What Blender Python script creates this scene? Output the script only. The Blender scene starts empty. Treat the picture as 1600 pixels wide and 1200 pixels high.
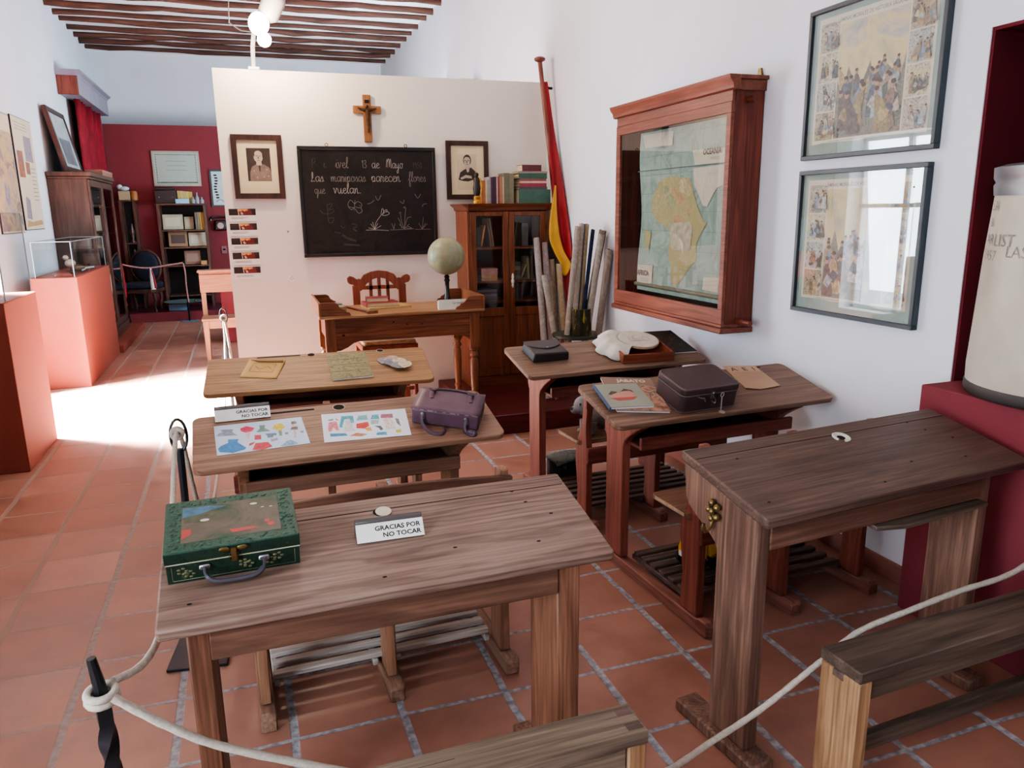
import bpy, bmesh, math, random
from mathutils import Vector, Matrix
random.seed(11)
SC = bpy.context.scene
COL = SC.collection
PI = math.pi
R = math.radians
I4 = Matrix.Identity(4)
T = Matrix.Translation
def RX(a): return Matrix.Rotation(a, 4, 'X')
def RY(a): return Matrix.Rotation(a, 4, 'Y')
def RZ(a): return Matrix.Rotation(a, 4, 'Z')

# ------------------------------------------------------------------ colours and materials
def C(h):
    h = h.lstrip('#')
    def l(c):
        c /= 255.0
        return c / 12.92 if c <= 0.04045 else ((c + 0.055) / 1.055) ** 2.4
    return (l(int(h[0:2], 16)), l(int(h[2:4], 16)), l(int(h[4:6], 16)), 1.0)
def mulc(c, k): return (min(1, c[0] * k), min(1, c[1] * k), min(1, c[2] * k), 1.0)

_M = {}
def newmat(name):
    m = bpy.data.materials.new(name); m.use_nodes = True
    nt = m.node_tree
    b = nt.nodes['Principled BSDF']
    return m, nt, b
def N(nt, typ, **kw):
    n = nt.nodes.new(typ)
    for k, v in kw.items():
        if hasattr(n, k): setattr(n, k, v)
        else: n.inputs[k].default_value = v
    return n
def ramp(nt, stops):
    r = nt.nodes.new('ShaderNodeValToRGB')
    e = r.color_ramp.elements
    while len(e) < len(stops): e.new(0.5)
    for i, (p, c) in enumerate(stops):
        e[i].position = p; e[i].color = c
    return r
def mixrgb(nt, mode, fac, a, b):
    m = nt.nodes.new('ShaderNodeMix'); m.data_type = 'RGBA'; m.blend_type = mode
    for sock, v in ((m.inputs[0], fac), (m.inputs[6], a), (m.inputs[7], b)):
        if hasattr(v, 'links'): nt.links.new(v, sock)
        else: sock.default_value = v
    return m.outputs[2]
def coords(nt, scale=(1, 1, 1), loc=(0, 0, 0)):
    tc = nt.nodes.new('ShaderNodeTexCoord')
    mp = nt.nodes.new('ShaderNodeMapping')
    mp.inputs['Scale'].default_value = scale
    mp.inputs['Location'].default_value = loc
    nt.links.new(tc.outputs['Object'], mp.inputs['Vector'])
    return mp.outputs['Vector']
def bump(nt, b, h, strength=0.2, dist=0.005):
    n = nt.nodes.new('ShaderNodeBump')
    n.inputs['Strength'].default_value = strength
    n.inputs['Distance'].default_value = dist
    nt.links.new(h, n.inputs['Height']); nt.links.new(n.outputs['Normal'], b.inputs['Normal'])

def pm(name, col, rough=0.6, metal=0.0, var=0.08, scale=6.0, spec=0.4, bmp=0.0):
    """plain painted / solid surface with slight procedural unevenness"""
    if name in _M: return _M[name]
    m, nt, b = newmat(name)
    c = C(col) if isinstance(col, str) else col
    v = coords(nt)
    n = N(nt, 'ShaderNodeTexNoise', Scale=scale, Detail=5.0)
    nt.links.new(v, n.inputs['Vector'])
    r = ramp(nt, [(0.3, mulc(c, 1 - var * 1.5)), (0.7, mulc(c, 1 + var))])
    nt.links.new(n.outputs['Fac'], r.inputs['Fac'])
    nt.links.new(r.outputs['Color'], b.inputs['Base Color'])
    b.inputs['Roughness'].default_value = rough
    b.inputs['Metallic'].default_value = metal
    b.inputs['Specular IOR Level'].default_value = spec
    if bmp: bump(nt, b, n.outputs['Fac'], bmp, 0.004)
    _M[name] = m
    return m

def wood(name, c1, c2, axis='X', scale=1.0, rough=0.55, spec=0.3, worn=None, grain=1.0, figure=0.0):
    """streaked timber, grain running along the given object axis"""
    if name in _M: return _M[name]
    m, nt, b = newmat(name)
    a = {'X': (0.9, 11, 11), 'Y': (11, 0.9, 11), 'Z': (11, 11, 0.9)}[axis]
    a2 = {'X': (3, 110, 110), 'Y': (110, 3, 110), 'Z': (110, 110, 3)}[axis]
    n1 = N(nt, 'ShaderNodeTexNoise', Scale=1.6 * scale, Detail=6.0, Distortion=1.6)
    nt.links.new(coords(nt, a, (random.random() * 9, random.random() * 9, random.random() * 9)), n1.inputs['Vector'])
    n2 = N(nt, 'ShaderNodeTexNoise', Scale=1.0 * scale, Detail=3.0)
    nt.links.new(coords(nt, a2), n2.inputs['Vector'])
    n3 = N(nt, 'ShaderNodeTexNoise', Scale=2.2, Detail=4.0)
    nt.links.new(coords(nt, (1, 1, 1), (random.random() * 9, 0, 0)), n3.inputs['Vector'])
    A, B = C(c1), C(c2)
    mid = tuple((A[i] + B[i]) / 2 for i in range(3)) + (1,)
    r1 = ramp(nt, [(0.28, B), (0.47, mid), (0.62, A), (0.8, mulc(A, 1.12))])
    nt.links.new(n1.outputs['Fac'], r1.inputs['Fac'])
    r2 = ramp(nt, [(0.35, (0.62, 0.6, 0.58, 1)), (0.6, (1.05, 1.05, 1.05, 1))])
    nt.links.new(n2.outputs['Fac'], r2.inputs['Fac'])
    col = mixrgb(nt, 'MULTIPLY', 0.7 * grain, r1.outputs['Color'], r2.outputs['Color'])
    if worn:
        rw = ramp(nt, [(0.42, (0, 0, 0, 1)), (0.68, (1, 1, 1, 1))])
        nt.links.new(n3.outputs['Fac'], rw.inputs['Fac'])
        col = mixrgb(nt, 'MIX', rw.outputs['Color'], col, C(worn))
        col = mixrgb(nt, 'MULTIPLY', 0.55 * grain, col, r2.outputs['Color'])
    else:
        rw = ramp(nt, [(0.3, (0.72, 0.7, 0.68, 1)), (0.65, (1.05, 1.05, 1.05, 1))])
        nt.links.new(n3.outputs['Fac'], rw.inputs['Fac'])
        col = mixrgb(nt, 'MULTIPLY', 0.7, col, rw.outputs['Color'])
    if figure:
        wv = nt.nodes.new('ShaderNodeTexWave'); wv.wave_type = 'RINGS'; wv.rings_direction = axis
        wv.inputs['Scale'].default_value = 5.5; wv.inputs['Distortion'].default_value = 7.0; wv.inputs['Detail'].default_value = 2.5; wv.inputs['Detail Scale'].default_value = 1.2
        fs = {'X': (.55, 4.5, 4.5), 'Y': (4.5, .55, 4.5), 'Z': (4.5, 4.5, .55)}[axis]
        nt.links.new(coords(nt, fs, (.35, -.55, -2.6)), wv.inputs['Vector'])
        rf = ramp(nt, [(0.15, (.66, .63, .61, 1)), (0.45, (1, 1, 1, 1)), (.85, (1.06, 1.06, 1.06, 1))])
        nt.links.new(wv.outputs['Fac'], rf.inputs['Fac'])
        col = mixrgb(nt, 'MULTIPLY', figure, col, rf.outputs['Color'])
    nt.links.new(col, b.inputs['Base Color'])
    b.inputs['Roughness'].default_value = rough
    b.inputs['Specular IOR Level'].default_value = spec
    bump(nt, b, n2.outputs['Fac'], 0.12, 0.003)
    _M[name] = m
    return m

def picture(name, stops, scale=7.0, seed=0.0, rough=0.5, dist=1.2, stretch=(1, 1, 1)):
    """mottled printed illustration"""
    if name in _M: return _M[name]
    m, nt, b = newmat(name)
    n = N(nt, 'ShaderNodeTexNoise', Scale=scale, Detail=8.0, Distortion=dist, Roughness=0.65)
    nt.links.new(coords(nt, stretch, (seed, seed * 1.7, seed * 0.6)), n.inputs['Vector'])
    k = len(stops)
    r = ramp(nt, [(0.3 + 0.4 * i / (k - 1), C(c)) for i, c in enumerate(stops)])
    nt.links.new(n.outputs['Fac'], r.inputs['Fac'])
    nt.links.new(r.outputs['Color'], b.inputs['Base Color'])
    b.inputs['Roughness'].default_value = rough
    b.inputs['Specular IOR Level'].default_value = 0.2
    _M[name] = m
    return m

def glass(name, tint=(1, 1, 1, 1), ior=1.45, k=1.0):
    if name in _M: return _M[name]
    m, nt, b = newmat(name)
    nt.nodes.remove(b)
    out = nt.nodes['Material Output']
    t = N(nt, 'ShaderNodeBsdfTransparent'); t.inputs['Color'].default_value = tint
    g = N(nt, 'ShaderNodeBsdfGlossy'); g.inputs['Roughness'].default_value = 0.015
    f = N(nt, 'ShaderNodeFresnel'); f.inputs['IOR'].default_value = ior
    mt = N(nt, 'ShaderNodeMath', operation='MULTIPLY'); mt.inputs[1].default_value = k
    ge = N(nt, 'ShaderNodeNewGeometry')
    fr = N(nt, 'ShaderNodeMath', operation='SUBTRACT'); fr.inputs[0].default_value = 1.0
    nt.links.new(ge.outputs['Backfacing'], fr.inputs[1])
    m2 = N(nt, 'ShaderNodeMath', operation='MULTIPLY')
    nt.links.new(f.outputs['Fac'], m2.inputs[0]); nt.links.new(fr.outputs[0], m2.inputs[1])
    nt.links.new(m2.outputs[0], mt.inputs[0])
    mx = N(nt, 'ShaderNodeMixShader')
    nt.links.new(mt.outputs[0], mx.inputs['Fac'])
    nt.links.new(t.outputs[0], mx.inputs[1]); nt.links.new(g.outputs[0], mx.inputs[2])
    nt.links.new(mx.outputs[0], out.inputs['Surface'])
    _M[name] = m
    return m
def emit(name, col, s):
    if name in _M: return _M[name]
    m, nt, b = newmat(name)
    b.inputs['Base Color'].default_value = C(col)
    b.inputs['Emission Color'].default_value = C(col)
    b.inputs['Emission Strength'].default_value = s
    _M[name] = m
    return m

# ------------------------------------------------------------------ mesh builder
class MB:
    def __init__(s, mat=None, M=None):
        s.v = []; s.f = []; s.mi = []; s.mats = []; s.cm = 0; s.T = M.copy() if M else I4.copy()
        if mat: s.mat(mat)
    def mat(s, m):
        if m not in s.mats: s.mats.append(m)
        s.cm = s.mats.index(m); return s
    def add(s, vs, fs, M=None):
        o = len(s.v); X = s.T @ M if M is not None else s.T
        s.v += [X @ Vector(p) for p in vs]
        for f in fs:
            s.f.append([i + o for i in f]); s.mi.append(s.cm)
        return s
    def box(s, x0, x1, y0, y1, z0, z1, M=None):
        return s.add([(x0, y0, z0), (x1, y0, z0), (x1, y1, z0), (x0, y1, z0), (x0, y0, z1), (x1, y0, z1), (x1, y1, z1), (x0, y1, z1)],
                     [(3, 2, 1, 0), (4, 5, 6, 7), (0, 1, 5, 4), (1, 2, 6, 5), (2, 3, 7, 6), (3, 0, 4, 7)], M)
    def prism(s, pts, axis, c0, c1, M=None):
        n = len(pts)
        def P(p, c):
            return (c, p[0], p[1]) if axis == 'X' else (p[0], c, p[1]) if axis == 'Y' else (p[0], p[1], c)
        vs = [P(p, c0) for p in pts] + [P(p, c1) for p in pts]
        fs = [list(range(n))[::-1], list(range(n, 2 * n))] + [(i, (i + 1) % n, n + (i + 1) % n, n + i) for i in range(n)]
        return s.add(vs, fs, M)
    def poly(s, pts, M=None):
        return s.add([p if len(p) == 3 else (p[0], p[1], 0) for p in pts], [list(range(len(pts)))], M)
    def tube(s, pts, r, seg=8, M=None, caps=True, closed=False, flat=1.0):
        pts = [Vector(p) for p in pts]; n = len(pts)
        rs = r if isinstance(r, (list, tuple)) else [r] * n
        vs = []; fs = []; prev = None
        for i, p in enumerate(pts):
            if closed: d = pts[(i + 1) % n] - pts[i - 1]
            else: d = pts[min(i + 1, n - 1)] - pts[max(i - 1, 0)]
            if d.length < 1e-9: d = Vector((0, 0, 1))
            d.normalize()
            if prev is None:
                up = Vector((0, 0, 1)) if abs(d.z) < 0.9 else Vector((1, 0, 0))
                a = d.cross(up).normalized()
            else:
                a = prev - d * prev.dot(d)
                a = a.normalized() if a.length > 1e-6 else d.orthogonal().normalized()
            prev = a; b = d.cross(a)
            for k in range(seg):
                t = 2 * PI * k / seg
                vs.append(p + (a * math.cos(t) + b * math.sin(t) * flat) * rs[i])
        m = n if closed else n - 1
        for i in range(m):
            j = (i + 1) % n
            for k in range(seg):
                l = (k + 1) % seg
                fs.append((i * seg + k, i * seg + l, j * seg + l, j * seg + k))
        if caps and not closed:
            fs.append(list(range(seg))[::-1]); fs.append([(n - 1) * seg + k for k in range(seg)])
        return s.add(vs, fs, M)
    def lathe(s, prof, c=(0, 0, 0), seg=20, M=None, a0=0, a1=2 * PI):
        full = abs(a1 - a0 - 2 * PI) < 1e-6
        vs = []; fs = []; n = len(prof); m = seg if full else seg + 1
        for r, z in prof:
            for k in range(m):
                t = a0 + (a1 - a0) * k / seg
                vs.append((c[0] + max(r, 1e-4) * math.cos(t), c[1] + max(r, 1e-4) * math.sin(t), c[2] + z))
        for i in range(n - 1):
            for k in range(seg):
                l = (k + 1) % m
                fs.append((i * m + k, i * m + l, (i + 1) * m + l, (i + 1) * m + k))
        return s.add(vs, fs, M)
    def ball(s, c, r, seg=16, rings=10, sc=(1, 1, 1), M=None):
        prof = [(math.sin(PI * i / rings), -math.cos(PI * i / rings)) for i in range(rings + 1)]
        X = T(Vector(c)) @ Matrix.Diagonal((r * sc[0], r * sc[1], r * sc[2], 1))
        return s.lathe(prof, seg=seg, M=(M @ X if M is not None else X))
    def disc(s, c, r, seg=20, M=None, sy=1.0):
        return s.add([(c[0] + r * math.cos(2 * PI * k / seg), c[1] + r * sy * math.sin(2 * PI * k / seg), c[2]) for k in range(seg)], [list(range(seg))], M)
    def grid(s, fn, nu, nv, M=None):
        vs = [fn(i / nu, j / nv) for j in range(nv + 1) for i in range(nu + 1)]
        fs = [(j * (nu + 1) + i, j * (nu + 1) + i + 1, (j + 1) * (nu + 1) + i + 1, (j + 1) * (nu + 1) + i) for j in range(nv) for i in range(nu)]
        return s.add(vs, fs, M)
    def ribbon(s, pts, w, M=None):
        """flat stroke in local XY"""
        pts = [Vector((p[0], p[1], 0)) for p in pts]; n = len(pts); vs = []; fs = []
        for i, p in enumerate(pts):
            d = pts[min(i + 1, n - 1)] - pts[max(i - 1, 0)]
            if d.length < 1e-9: d = Vector((1, 0, 0))
            d.normalize(); q = Vector((-d.y, d.x, 0)) * w / 2
            vs += [p + q, p - q]
        for i in range(n - 1): fs.append((2 * i, 2 * i + 1, 2 * i + 3, 2 * i + 2))
        return s.add(vs, fs, M)
    def text(s, body, size, M=None, align='LEFT', shear=0.0, warp=None, bold=0.0, sx=1.0):
        cu = bpy.data.curves.new('lettering', 'FONT'); cu.body = body; cu.size = size; cu.align_x = align; cu.shear = shear
        cu.offset = bold; cu.resolution_u = 2
        ob = bpy.data.objects.new('lettering', cu); COL.objects.link(ob)
        dg = bpy.context.evaluated_depsgraph_get()
        me = bpy.data.meshes.new_from_object(ob.evaluated_get(dg))
        vs = [(v.co.x * sx, v.co.y, v.co.z) for v in me.vertices]
        if warp: vs = [warp(p) for p in vs]
        s.add(vs, [list(p.vertices) for p in me.polygons], M)
        bpy.data.objects.remove(ob); bpy.data.curves.remove(cu); bpy.data.meshes.remove(me)
        return s
    def build(s, name, parent=None, mat=None, bev=0.0, smooth=35, label=None, world=False, solid=0.0, seg=1):
        if mat is not None and not s.mats: s.mats.append(mat)
        if mat is not None and s.mats[0] is not mat and len(s.mats) == 1: s.mats[0] = mat
        me = bpy.data.meshes.new(name)
        vs = s.v
        if world and parent is not None:
            rt_ = parent
            while rt_.name not in MW: rt_ = rt_.parent
            inv = MW[rt_.name].inverted(); vs = [inv @ p for p in vs]
        me.from_pydata([tuple(p) for p in vs], [], s.f)
        for m in s.mats: me.materials.append(m)
        me.polygons.foreach_set('material_index', s.mi)
        bm = bmesh.new(); bm.from_mesh(me)
        bmesh.ops.recalc_face_normals(bm, faces=bm.faces)
        bm.to_mesh(me); bm.free()
        if smooth:
            me.polygons.foreach_set('use_smooth', [True] * len(me.polygons))
            me.set_sharp_from_angle(angle=R(smooth))
        me.update()
        ob = bpy.data.objects.new(name, me); COL.objects.link(ob)
        if parent is not None: ob.parent = parent
        if solid:
            md = ob.modifiers.new('thickness', 'SOLIDIFY'); md.thickness = solid; md.offset = 0
        if bev:
            md = ob.modifiers.new('bevel', 'BEVEL'); md.width = bev; md.segments = seg; md.limit_method = 'ANGLE'; md.angle_limit = R(40)
        if label: ob['label'] = label
        return ob

MW = {}
def thing(name, label, cat, M=I4, group=None):
    o = bpy.data.objects.new(name, None); COL.objects.link(o)
    o.empty_display_size = 0.05
    if not isinstance(M, Matrix): M = T(Vector(M))
    o.matrix_world = M; MW[o.name] = M.copy()
    o['label'] = label; o['category'] = cat
    if group: o['group'] = group
    return o
def solo(mb, name, label, cat, M=I4, group=None, world=False, **kw):
    """a thing that is one mesh; built in local coordinates unless world=True"""
    if not isinstance(M, Matrix): M = T(Vector(M))
    if world:
        inv = M.inverted(); mb.v = [inv @ p for p in mb.v]
    o = mb.build(name, None, **kw)
    o.matrix_world = M; MW[o.name] = M.copy()
    o['label'] = label; o['category'] = cat
    if group: o['group'] = group
    return o
def struct(mb, name, **kw):
    o = mb.build(name, None, **kw); o['kind'] = 'structure'; return o
def copy_tree(src, M, label=None):
    r = src.copy(); COL.objects.link(r); r.matrix_world = M; MW[r.name] = M.copy()
    if label: r['label'] = label
    for ch in list(src.children):
        c = ch.copy(); COL.objects.link(c); c.parent = r
        for g in ch.children:
            d = g.copy(); COL.objects.link(d); d.parent = c
    return r
def rrect(x0, x1, y0, y1, r, seg=5):
    P = []
    for cx, cy, a in ((x1 - r, y0 + r, -PI / 2), (x1 - r, y1 - r, 0), (x0 + r, y1 - r, PI / 2), (x0 + r, y0 + r, PI)):
        for k in range(seg + 1):
            t = a + PI / 2 * k / seg
            P.append((cx + r * math.cos(t), cy + r * math.sin(t)))
    return P
def arc(cx, cy, r, a0, a1, n=8, ry=None):
    ry = r if ry is None else ry
    return [(cx + r * math.cos(R(a0 + (a1 - a0) * k / n)), cy + ry * math.sin(R(a0 + (a1 - a0) * k / n))) for k in range(n + 1)]
def smooth_pts(pts, n=6):
    """Catmull-Rom through 2D or 3D points"""
    P = [Vector(p if len(p) == 3 else (p[0], p[1], 0)) for p in pts]; out = []
    for i in range(len(P) - 1):
        a, b, c, d = P[max(i - 1, 0)], P[i], P[i + 1], P[min(i + 2, len(P) - 1)]
        for k in range(n):
            t = k / n
            out.append(0.5 * ((2 * b) + (c - a) * t + (2 * a - 5 * b + 4 * c - d) * t * t + (3 * b - a - 3 * c + d) * t ** 3))
    out.append(P[-1]); return out

# cursive chalk alphabet: strokes per letter in units of the x-height
CUR = {
 'a': (0.85, [[(.7, .85), (.45, 1), (.15, .8), (.1, .35), (.3, .02), (.55, .2), (.7, .6), (.7, 1), (.68, .3), (.8, 0), (.95, .15)]]),
 'c': (0.7, [[(.65, .8), (.4, 1), (.12, .7), (.12, .3), (.35, 0), (.75, .2)]]),
 'd': (0.9, [[(.65, .85), (.4, 1), (.12, .7), (.12, .3), (.35, 0), (.6, .3), (.7, 1), (.75, 2), (.7, .4), (.8, 0), (.95, .1)]]),
 'e': (0.7, [[(.05, .4), (.4, .55), (.6, .8), (.4, 1), (.15, .7), (.15, .25), (.4, 0), (.75, .2)]]),
 'f': (0.6, [[(.0, .2), (.4, 1.1), (.55, 1.8), (.4, 2), (.28, 1.5), (.25, 0), (.2, -.8), (.35, -1), (.45, -.6), (.3, 0), (.65, .2)]]),
 'i': (0.4, [[(.0, .2), (.2, 1), (.18, .25), (.3, 0), (.45, .15)], [(.24, 1.4), (.28, 1.48)]]),
 'l': (0.5, [[(.0, .2), (.35, 1.2), (.4, 1.9), (.28, 2), (.18, 1.4), (.18, .3), (.3, 0), (.5, .2)]]),
 'm': (1.2, [[(.05, 1), (.12, .8), (.12, 0), (.2, .6), (.38, 1), (.48, .8), (.48, 0), (.56, .6), (.75, 1), (.86, .8), (.86, .2), (1.0, 0), (1.2, .2)]]),
 'n': (0.85, [[(.05, 1), (.12, .8), (.12, 0), (.2, .6), (.4, 1), (.52, .8), (.52, .2), (.65, 0), (.85, .2)]]),
 'o': (0.8, [[(.5, 1), (.2, .9), (.1, .45), (.3, 0), (.6, .15), (.65, .65), (.45, 1), (.55, .85), (.85, .9)]]),
 'p': (0.85, [[(.05, .3), (.2, 1), (.18, -1), (.22, .5), (.4, 1), (.65, .8), (.6, .2), (.35, 0), (.2, .2), (.5, .05), (.85, .15)]]),
 'q': (0.85, [[(.65, .85), (.4, 1), (.12, .7), (.15, .2), (.4, .05), (.65, .5), (.68, 1), (.62, -1), (.75, -.5), (.9, .2)]]),
 'r': (0.65, [[(.0, .2), (.15, 1.05), (.3, .85), (.5, .9), (.42, .3), (.5, 0), (.65, .15)]]),
 's': (0.65, [[(.0, .1), (.35, 1), (.5, .5), (.45, .1), (.2, 0), (.4, .05), (.7, .2)]]),
 'u': (0.85, [[(.05, .9), (.12, .3), (.3, 0), (.5, .3), (.6, 1), (.6, .3), (.72, 0), (.9, .2)]]),
 'v': (0.75, [[(.05, .9), (.15, 1), (.3, 0), (.55, .9), (.6, 1), (.75, .9)]]),
 'y': (0.85, [[(.05, .9), (.15, .3), (.35, .05), (.55, .4), (.62, 1), (.55, -.6), (.35, -1), (.25, -.6), (.85, .2)]]),
 'L': (0.9, [[(.2, .2), (.5, 1), (.5, 1.8), (.35, 1.6), (.35, .6), (.15, .05), (.4, .1), (.85, .1)]]),
 'M': (1.3, [[(.0, .2), (.25, 1.9), (.3, .1), (.3, 1.2), (.65, 1.9), (.72, .2), (.8, 1.3), (1.05, 1.8), (1.1, .2), (1.25, .1)]]),
 'P': (1.0, [[(.2, 0), (.25, 1.8), (.2, 1.2), (.5, 1.9), (.85, 1.6), (.6, 1.0), (.3, .9)]]),
 '1': (0.5, [[(.1, 1.3), (.3, 1.8), (.28, 0)]]),
 '3': (0.7, [[(.1, 1.6), (.4, 1.8), (.55, 1.4), (.25, 1.0), (.6, .6), (.4, .05), (.05, .2)]]),
 '9': (0.7, [[(.55, 1.5), (.3, 1.8), (.12, 1.3), (.35, 1), (.55, 1.5), (.5, 0)]]),
 '5': (0.7, [[(.55, 1.8), (.2, 1.8), (.15, 1.1), (.45, 1.1), (.5, .4), (.1, .05)]]),
 '0': (0.7, [[(.35, 1.8), (.1, 1), (.3, 0), (.55, .8), (.38, 1.8)]]),
 '.': (0.4, [[(.12, 0), (.18, .08), (.24, .02)]]),
 ':': (0.4, [[(.15, .9), (.2, .95)], [(.15, .2), (.2, .25)]]),
 ' ': (0.7, []),
}
def cursive(mb, body, xh, w, M, sx=1.0):
    x = 0.0
    for ch in body:
        wd, strokes = CUR[ch]
        for st in strokes:
            mb.ribbon([(x + p.x * xh * sx, p.y * xh) for p in smooth_pts(st, 3)], w, M)
        x += wd * xh * sx
    return x
# ------------------------------------------------------------------ palette
def tile_material():
    m, nt, b = newmat('terracotta_tiles')
    px, py, ox, oy = 0.352, 0.3475, 0.02, 2.20
    tc = nt.nodes.new('ShaderNodeTexCoord'); sp = nt.nodes.new('ShaderNodeSeparateXYZ')
    wob = N(nt, 'ShaderNodeTexNoise', Scale=2.5, Detail=3.0)
    nt.links.new(tc.outputs['Object'], wob.inputs['Vector'])
    va = N(nt, 'ShaderNodeVectorMath', operation='MULTIPLY_ADD')
    nt.links.new(wob.outputs['Color'], va.inputs[0]); va.inputs[1].default_value = (0.022, 0.022, 0); nt.links.new(tc.outputs['Object'], va.inputs[2])
    nt.links.new(va.outputs[0], sp.inputs[0])
    def math_(op, a, b_=None, c=None):
        n = N(nt, 'ShaderNodeMath', operation=op)
        for i, v in enumerate((a, b_, c)):
            if v is None: continue
            if hasattr(v, 'links'): nt.links.new(v, n.inputs[i])
            else: n.inputs[i].default_value = v
        return n.outputs[0]
    cells = []; dists = []
    for sock, p, o in ((sp.outputs['X'], px, ox), (sp.outputs['Y'], py, oy)):
        q = math_('DIVIDE', math_('SUBTRACT', sock, o + 0.011), p)
        cells.append(math_('FLOOR', math_('ADD', q, 0.5)))
        fr = math_('ABSOLUTE', math_('SUBTRACT', q, math_('ROUND', q)))
        dists.append((math_('MULTIPLY', fr, p), q))
    # distance to nearest joint line
    half = [0.0125, 0.0075]
    masks = []
    for i in (0, 1):
        mr = N(nt, 'ShaderNodeMapRange'); mr.interpolation_type = 'SMOOTHSTEP'
        nt.links.new(dists[i][0], mr.inputs['Value'])
        mr.inputs['From Min'].default_value = half[i] - 0.003; mr.inputs['From Max'].default_value = half[i] + 0.003
        mr.inputs['To Min'].default_value = 1; mr.inputs['To Max'].default_value = 0
        masks.append(mr.outputs['Result'])
    joint = math_('MAXIMUM', masks[0], masks[1])
    cb = N(nt, 'ShaderNodeCombineXYZ')
    nt.links.new(math_('FLOOR', dists[0][1]), cb.inputs[0]); nt.links.new(math_('FLOOR', dists[1][1]), cb.inputs[1])
    wn = N(nt, 'ShaderNodeTexWhiteNoise'); nt.links.new(cb.outputs[0], wn.inputs['Vector'])
    r1 = ramp(nt, [(0.0, C('#8b6152')), (0.35, C('#996d5d')), (0.7, C('#8f6454')), (1.0, C('#a07466'))])
    nt.links.new(wn.outputs['Value'], r1.inputs['Fac'])
    n2 = N(nt, 'ShaderNodeTexNoise', Scale=5.0, Detail=8.0, Roughness=0.62)
    nt.links.new(tc.outputs['Object'], n2.inputs['Vector'])
    r2 = ramp(nt, [(0.3, (0.72, 0.68, 0.68, 1)), (0.62, (1.1, 1.1, 1.1, 1))])
    nt.links.new(n2.outputs['Fac'], r2.inputs['Fac'])
    col = mixrgb(nt, 'MULTIPLY', 0.8, r1.outputs['Color'], r2.outputs['Color'])
    n3 = N(nt, 'ShaderNodeTexNoise', Scale=40.0, Detail=5.0)
    nt.links.new(tc.outputs['Object'], n3.inputs['Vector'])
    rg = ramp(nt, [(0.35, C('#6f7076')), (0.65, C('#a3a7ae'))])
    nt.links.new(n3.outputs['Fac'], rg.inputs['Fac'])
    # the joints grow browner towards the left
    mr = N(nt, 'ShaderNodeMapRange'); nt.links.new(sp.outputs['X'], mr.inputs['Value'])
    mr.inputs['From Min'].default_value = -0.9; mr.inputs['From Max'].default_value = -0.1
    gcol = mixrgb(nt, 'MIX', mr.outputs['Result'], C('#8d7468'), rg.outputs['Color'])
    jm = math_('MULTIPLY', joint, 0.95)
    fin = mixrgb(nt, 'MIX', jm, col, gcol)
    nt.links.new(fin, b.inputs['Base Color'])
    rr = ramp(nt, [(0.3, (0.34, 0.34, 0.34, 1)), (0.7, (0.55, 0.55, 0.55, 1))])
    nt.links.new(n2.outputs['Fac'], rr.inputs['Fac'])
    nt.links.new(mixrgb(nt, 'MIX', joint, rr.outputs['Color'], (0.9, 0.9, 0.9, 1)), b.inputs['Roughness'])
    b.inputs['Specular IOR Level'].default_value = 0.45
    bump(nt, b, math_('SUBTRACT', math_('MULTIPLY', n2.outputs['Fac'], 0.25), joint), 0.35, 0.004)
    return m
FLOOR = tile_material()
PLASTER = pm('white_plaster', '#dcdde3', 0.9, var=0.03, scale=1.5, spec=0.1, bmp=0.05)
PLASTER_B = pm('cream_board_paint', '#e8dfd6', 0.85, var=0.03, scale=1.2, spec=0.15)
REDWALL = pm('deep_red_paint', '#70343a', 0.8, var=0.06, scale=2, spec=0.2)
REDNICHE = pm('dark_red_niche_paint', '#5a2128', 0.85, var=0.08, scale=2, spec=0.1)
BRICKRED = pm('brick_red_plinth_paint', '#773d32', 0.75, var=0.05, scale=2, spec=0.2)
PEDRED = pm('raspberry_plinth_paint', '#75343b', 0.75, var=0.05, scale=2, spec=0.2)
DAISRED = wood('dark_red_boards', '#652724', '#401716', 'X', rough=0.45)
BEAM = wood('dark_beam_timber', '#533a32', '#32221e', 'X', rough=0.8)
CEIL = pm('ceiling_boards_whitewash', '#ece6e2', 0.9, var=0.04, scale=2)
BASEB = pm('terracotta_skirting', '#8d5a4e', 0.6, var=0.1)
BLACKMETAL = pm('black_iron', '#1e1e22', 0.5, 0.6, var=0.1)
IRONGLOSS = pm('painted_black_iron', '#1c2026', 0.35, 0.2, var=0.1)
ROPE = pm('white_cotton_rope', '#b9b1a5', 0.9, var=0.12, scale=90, bmp=0.6)
WHITE = pm('matt_white', '#ece9e4', 0.7, var=0.02)
PAPER = pm('white_paper', '#e6eaf2', 0.7, var=0.02)
INK = pm('black_ink', '#1f1d1f', 0.6)
GREYINK = pm('grey_ink', '#7d7a78', 0.7)
BRASS = pm('aged_brass', '#73603c', 0.4, 0.8, var=0.2, scale=30)
STEEL = pm('dull_steel', '#8c8c90', 0.35, 0.9, var=0.1)
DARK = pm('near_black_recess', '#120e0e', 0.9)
HOLE = pm('dark_hole', '#1a1210', 0.9)
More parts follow.
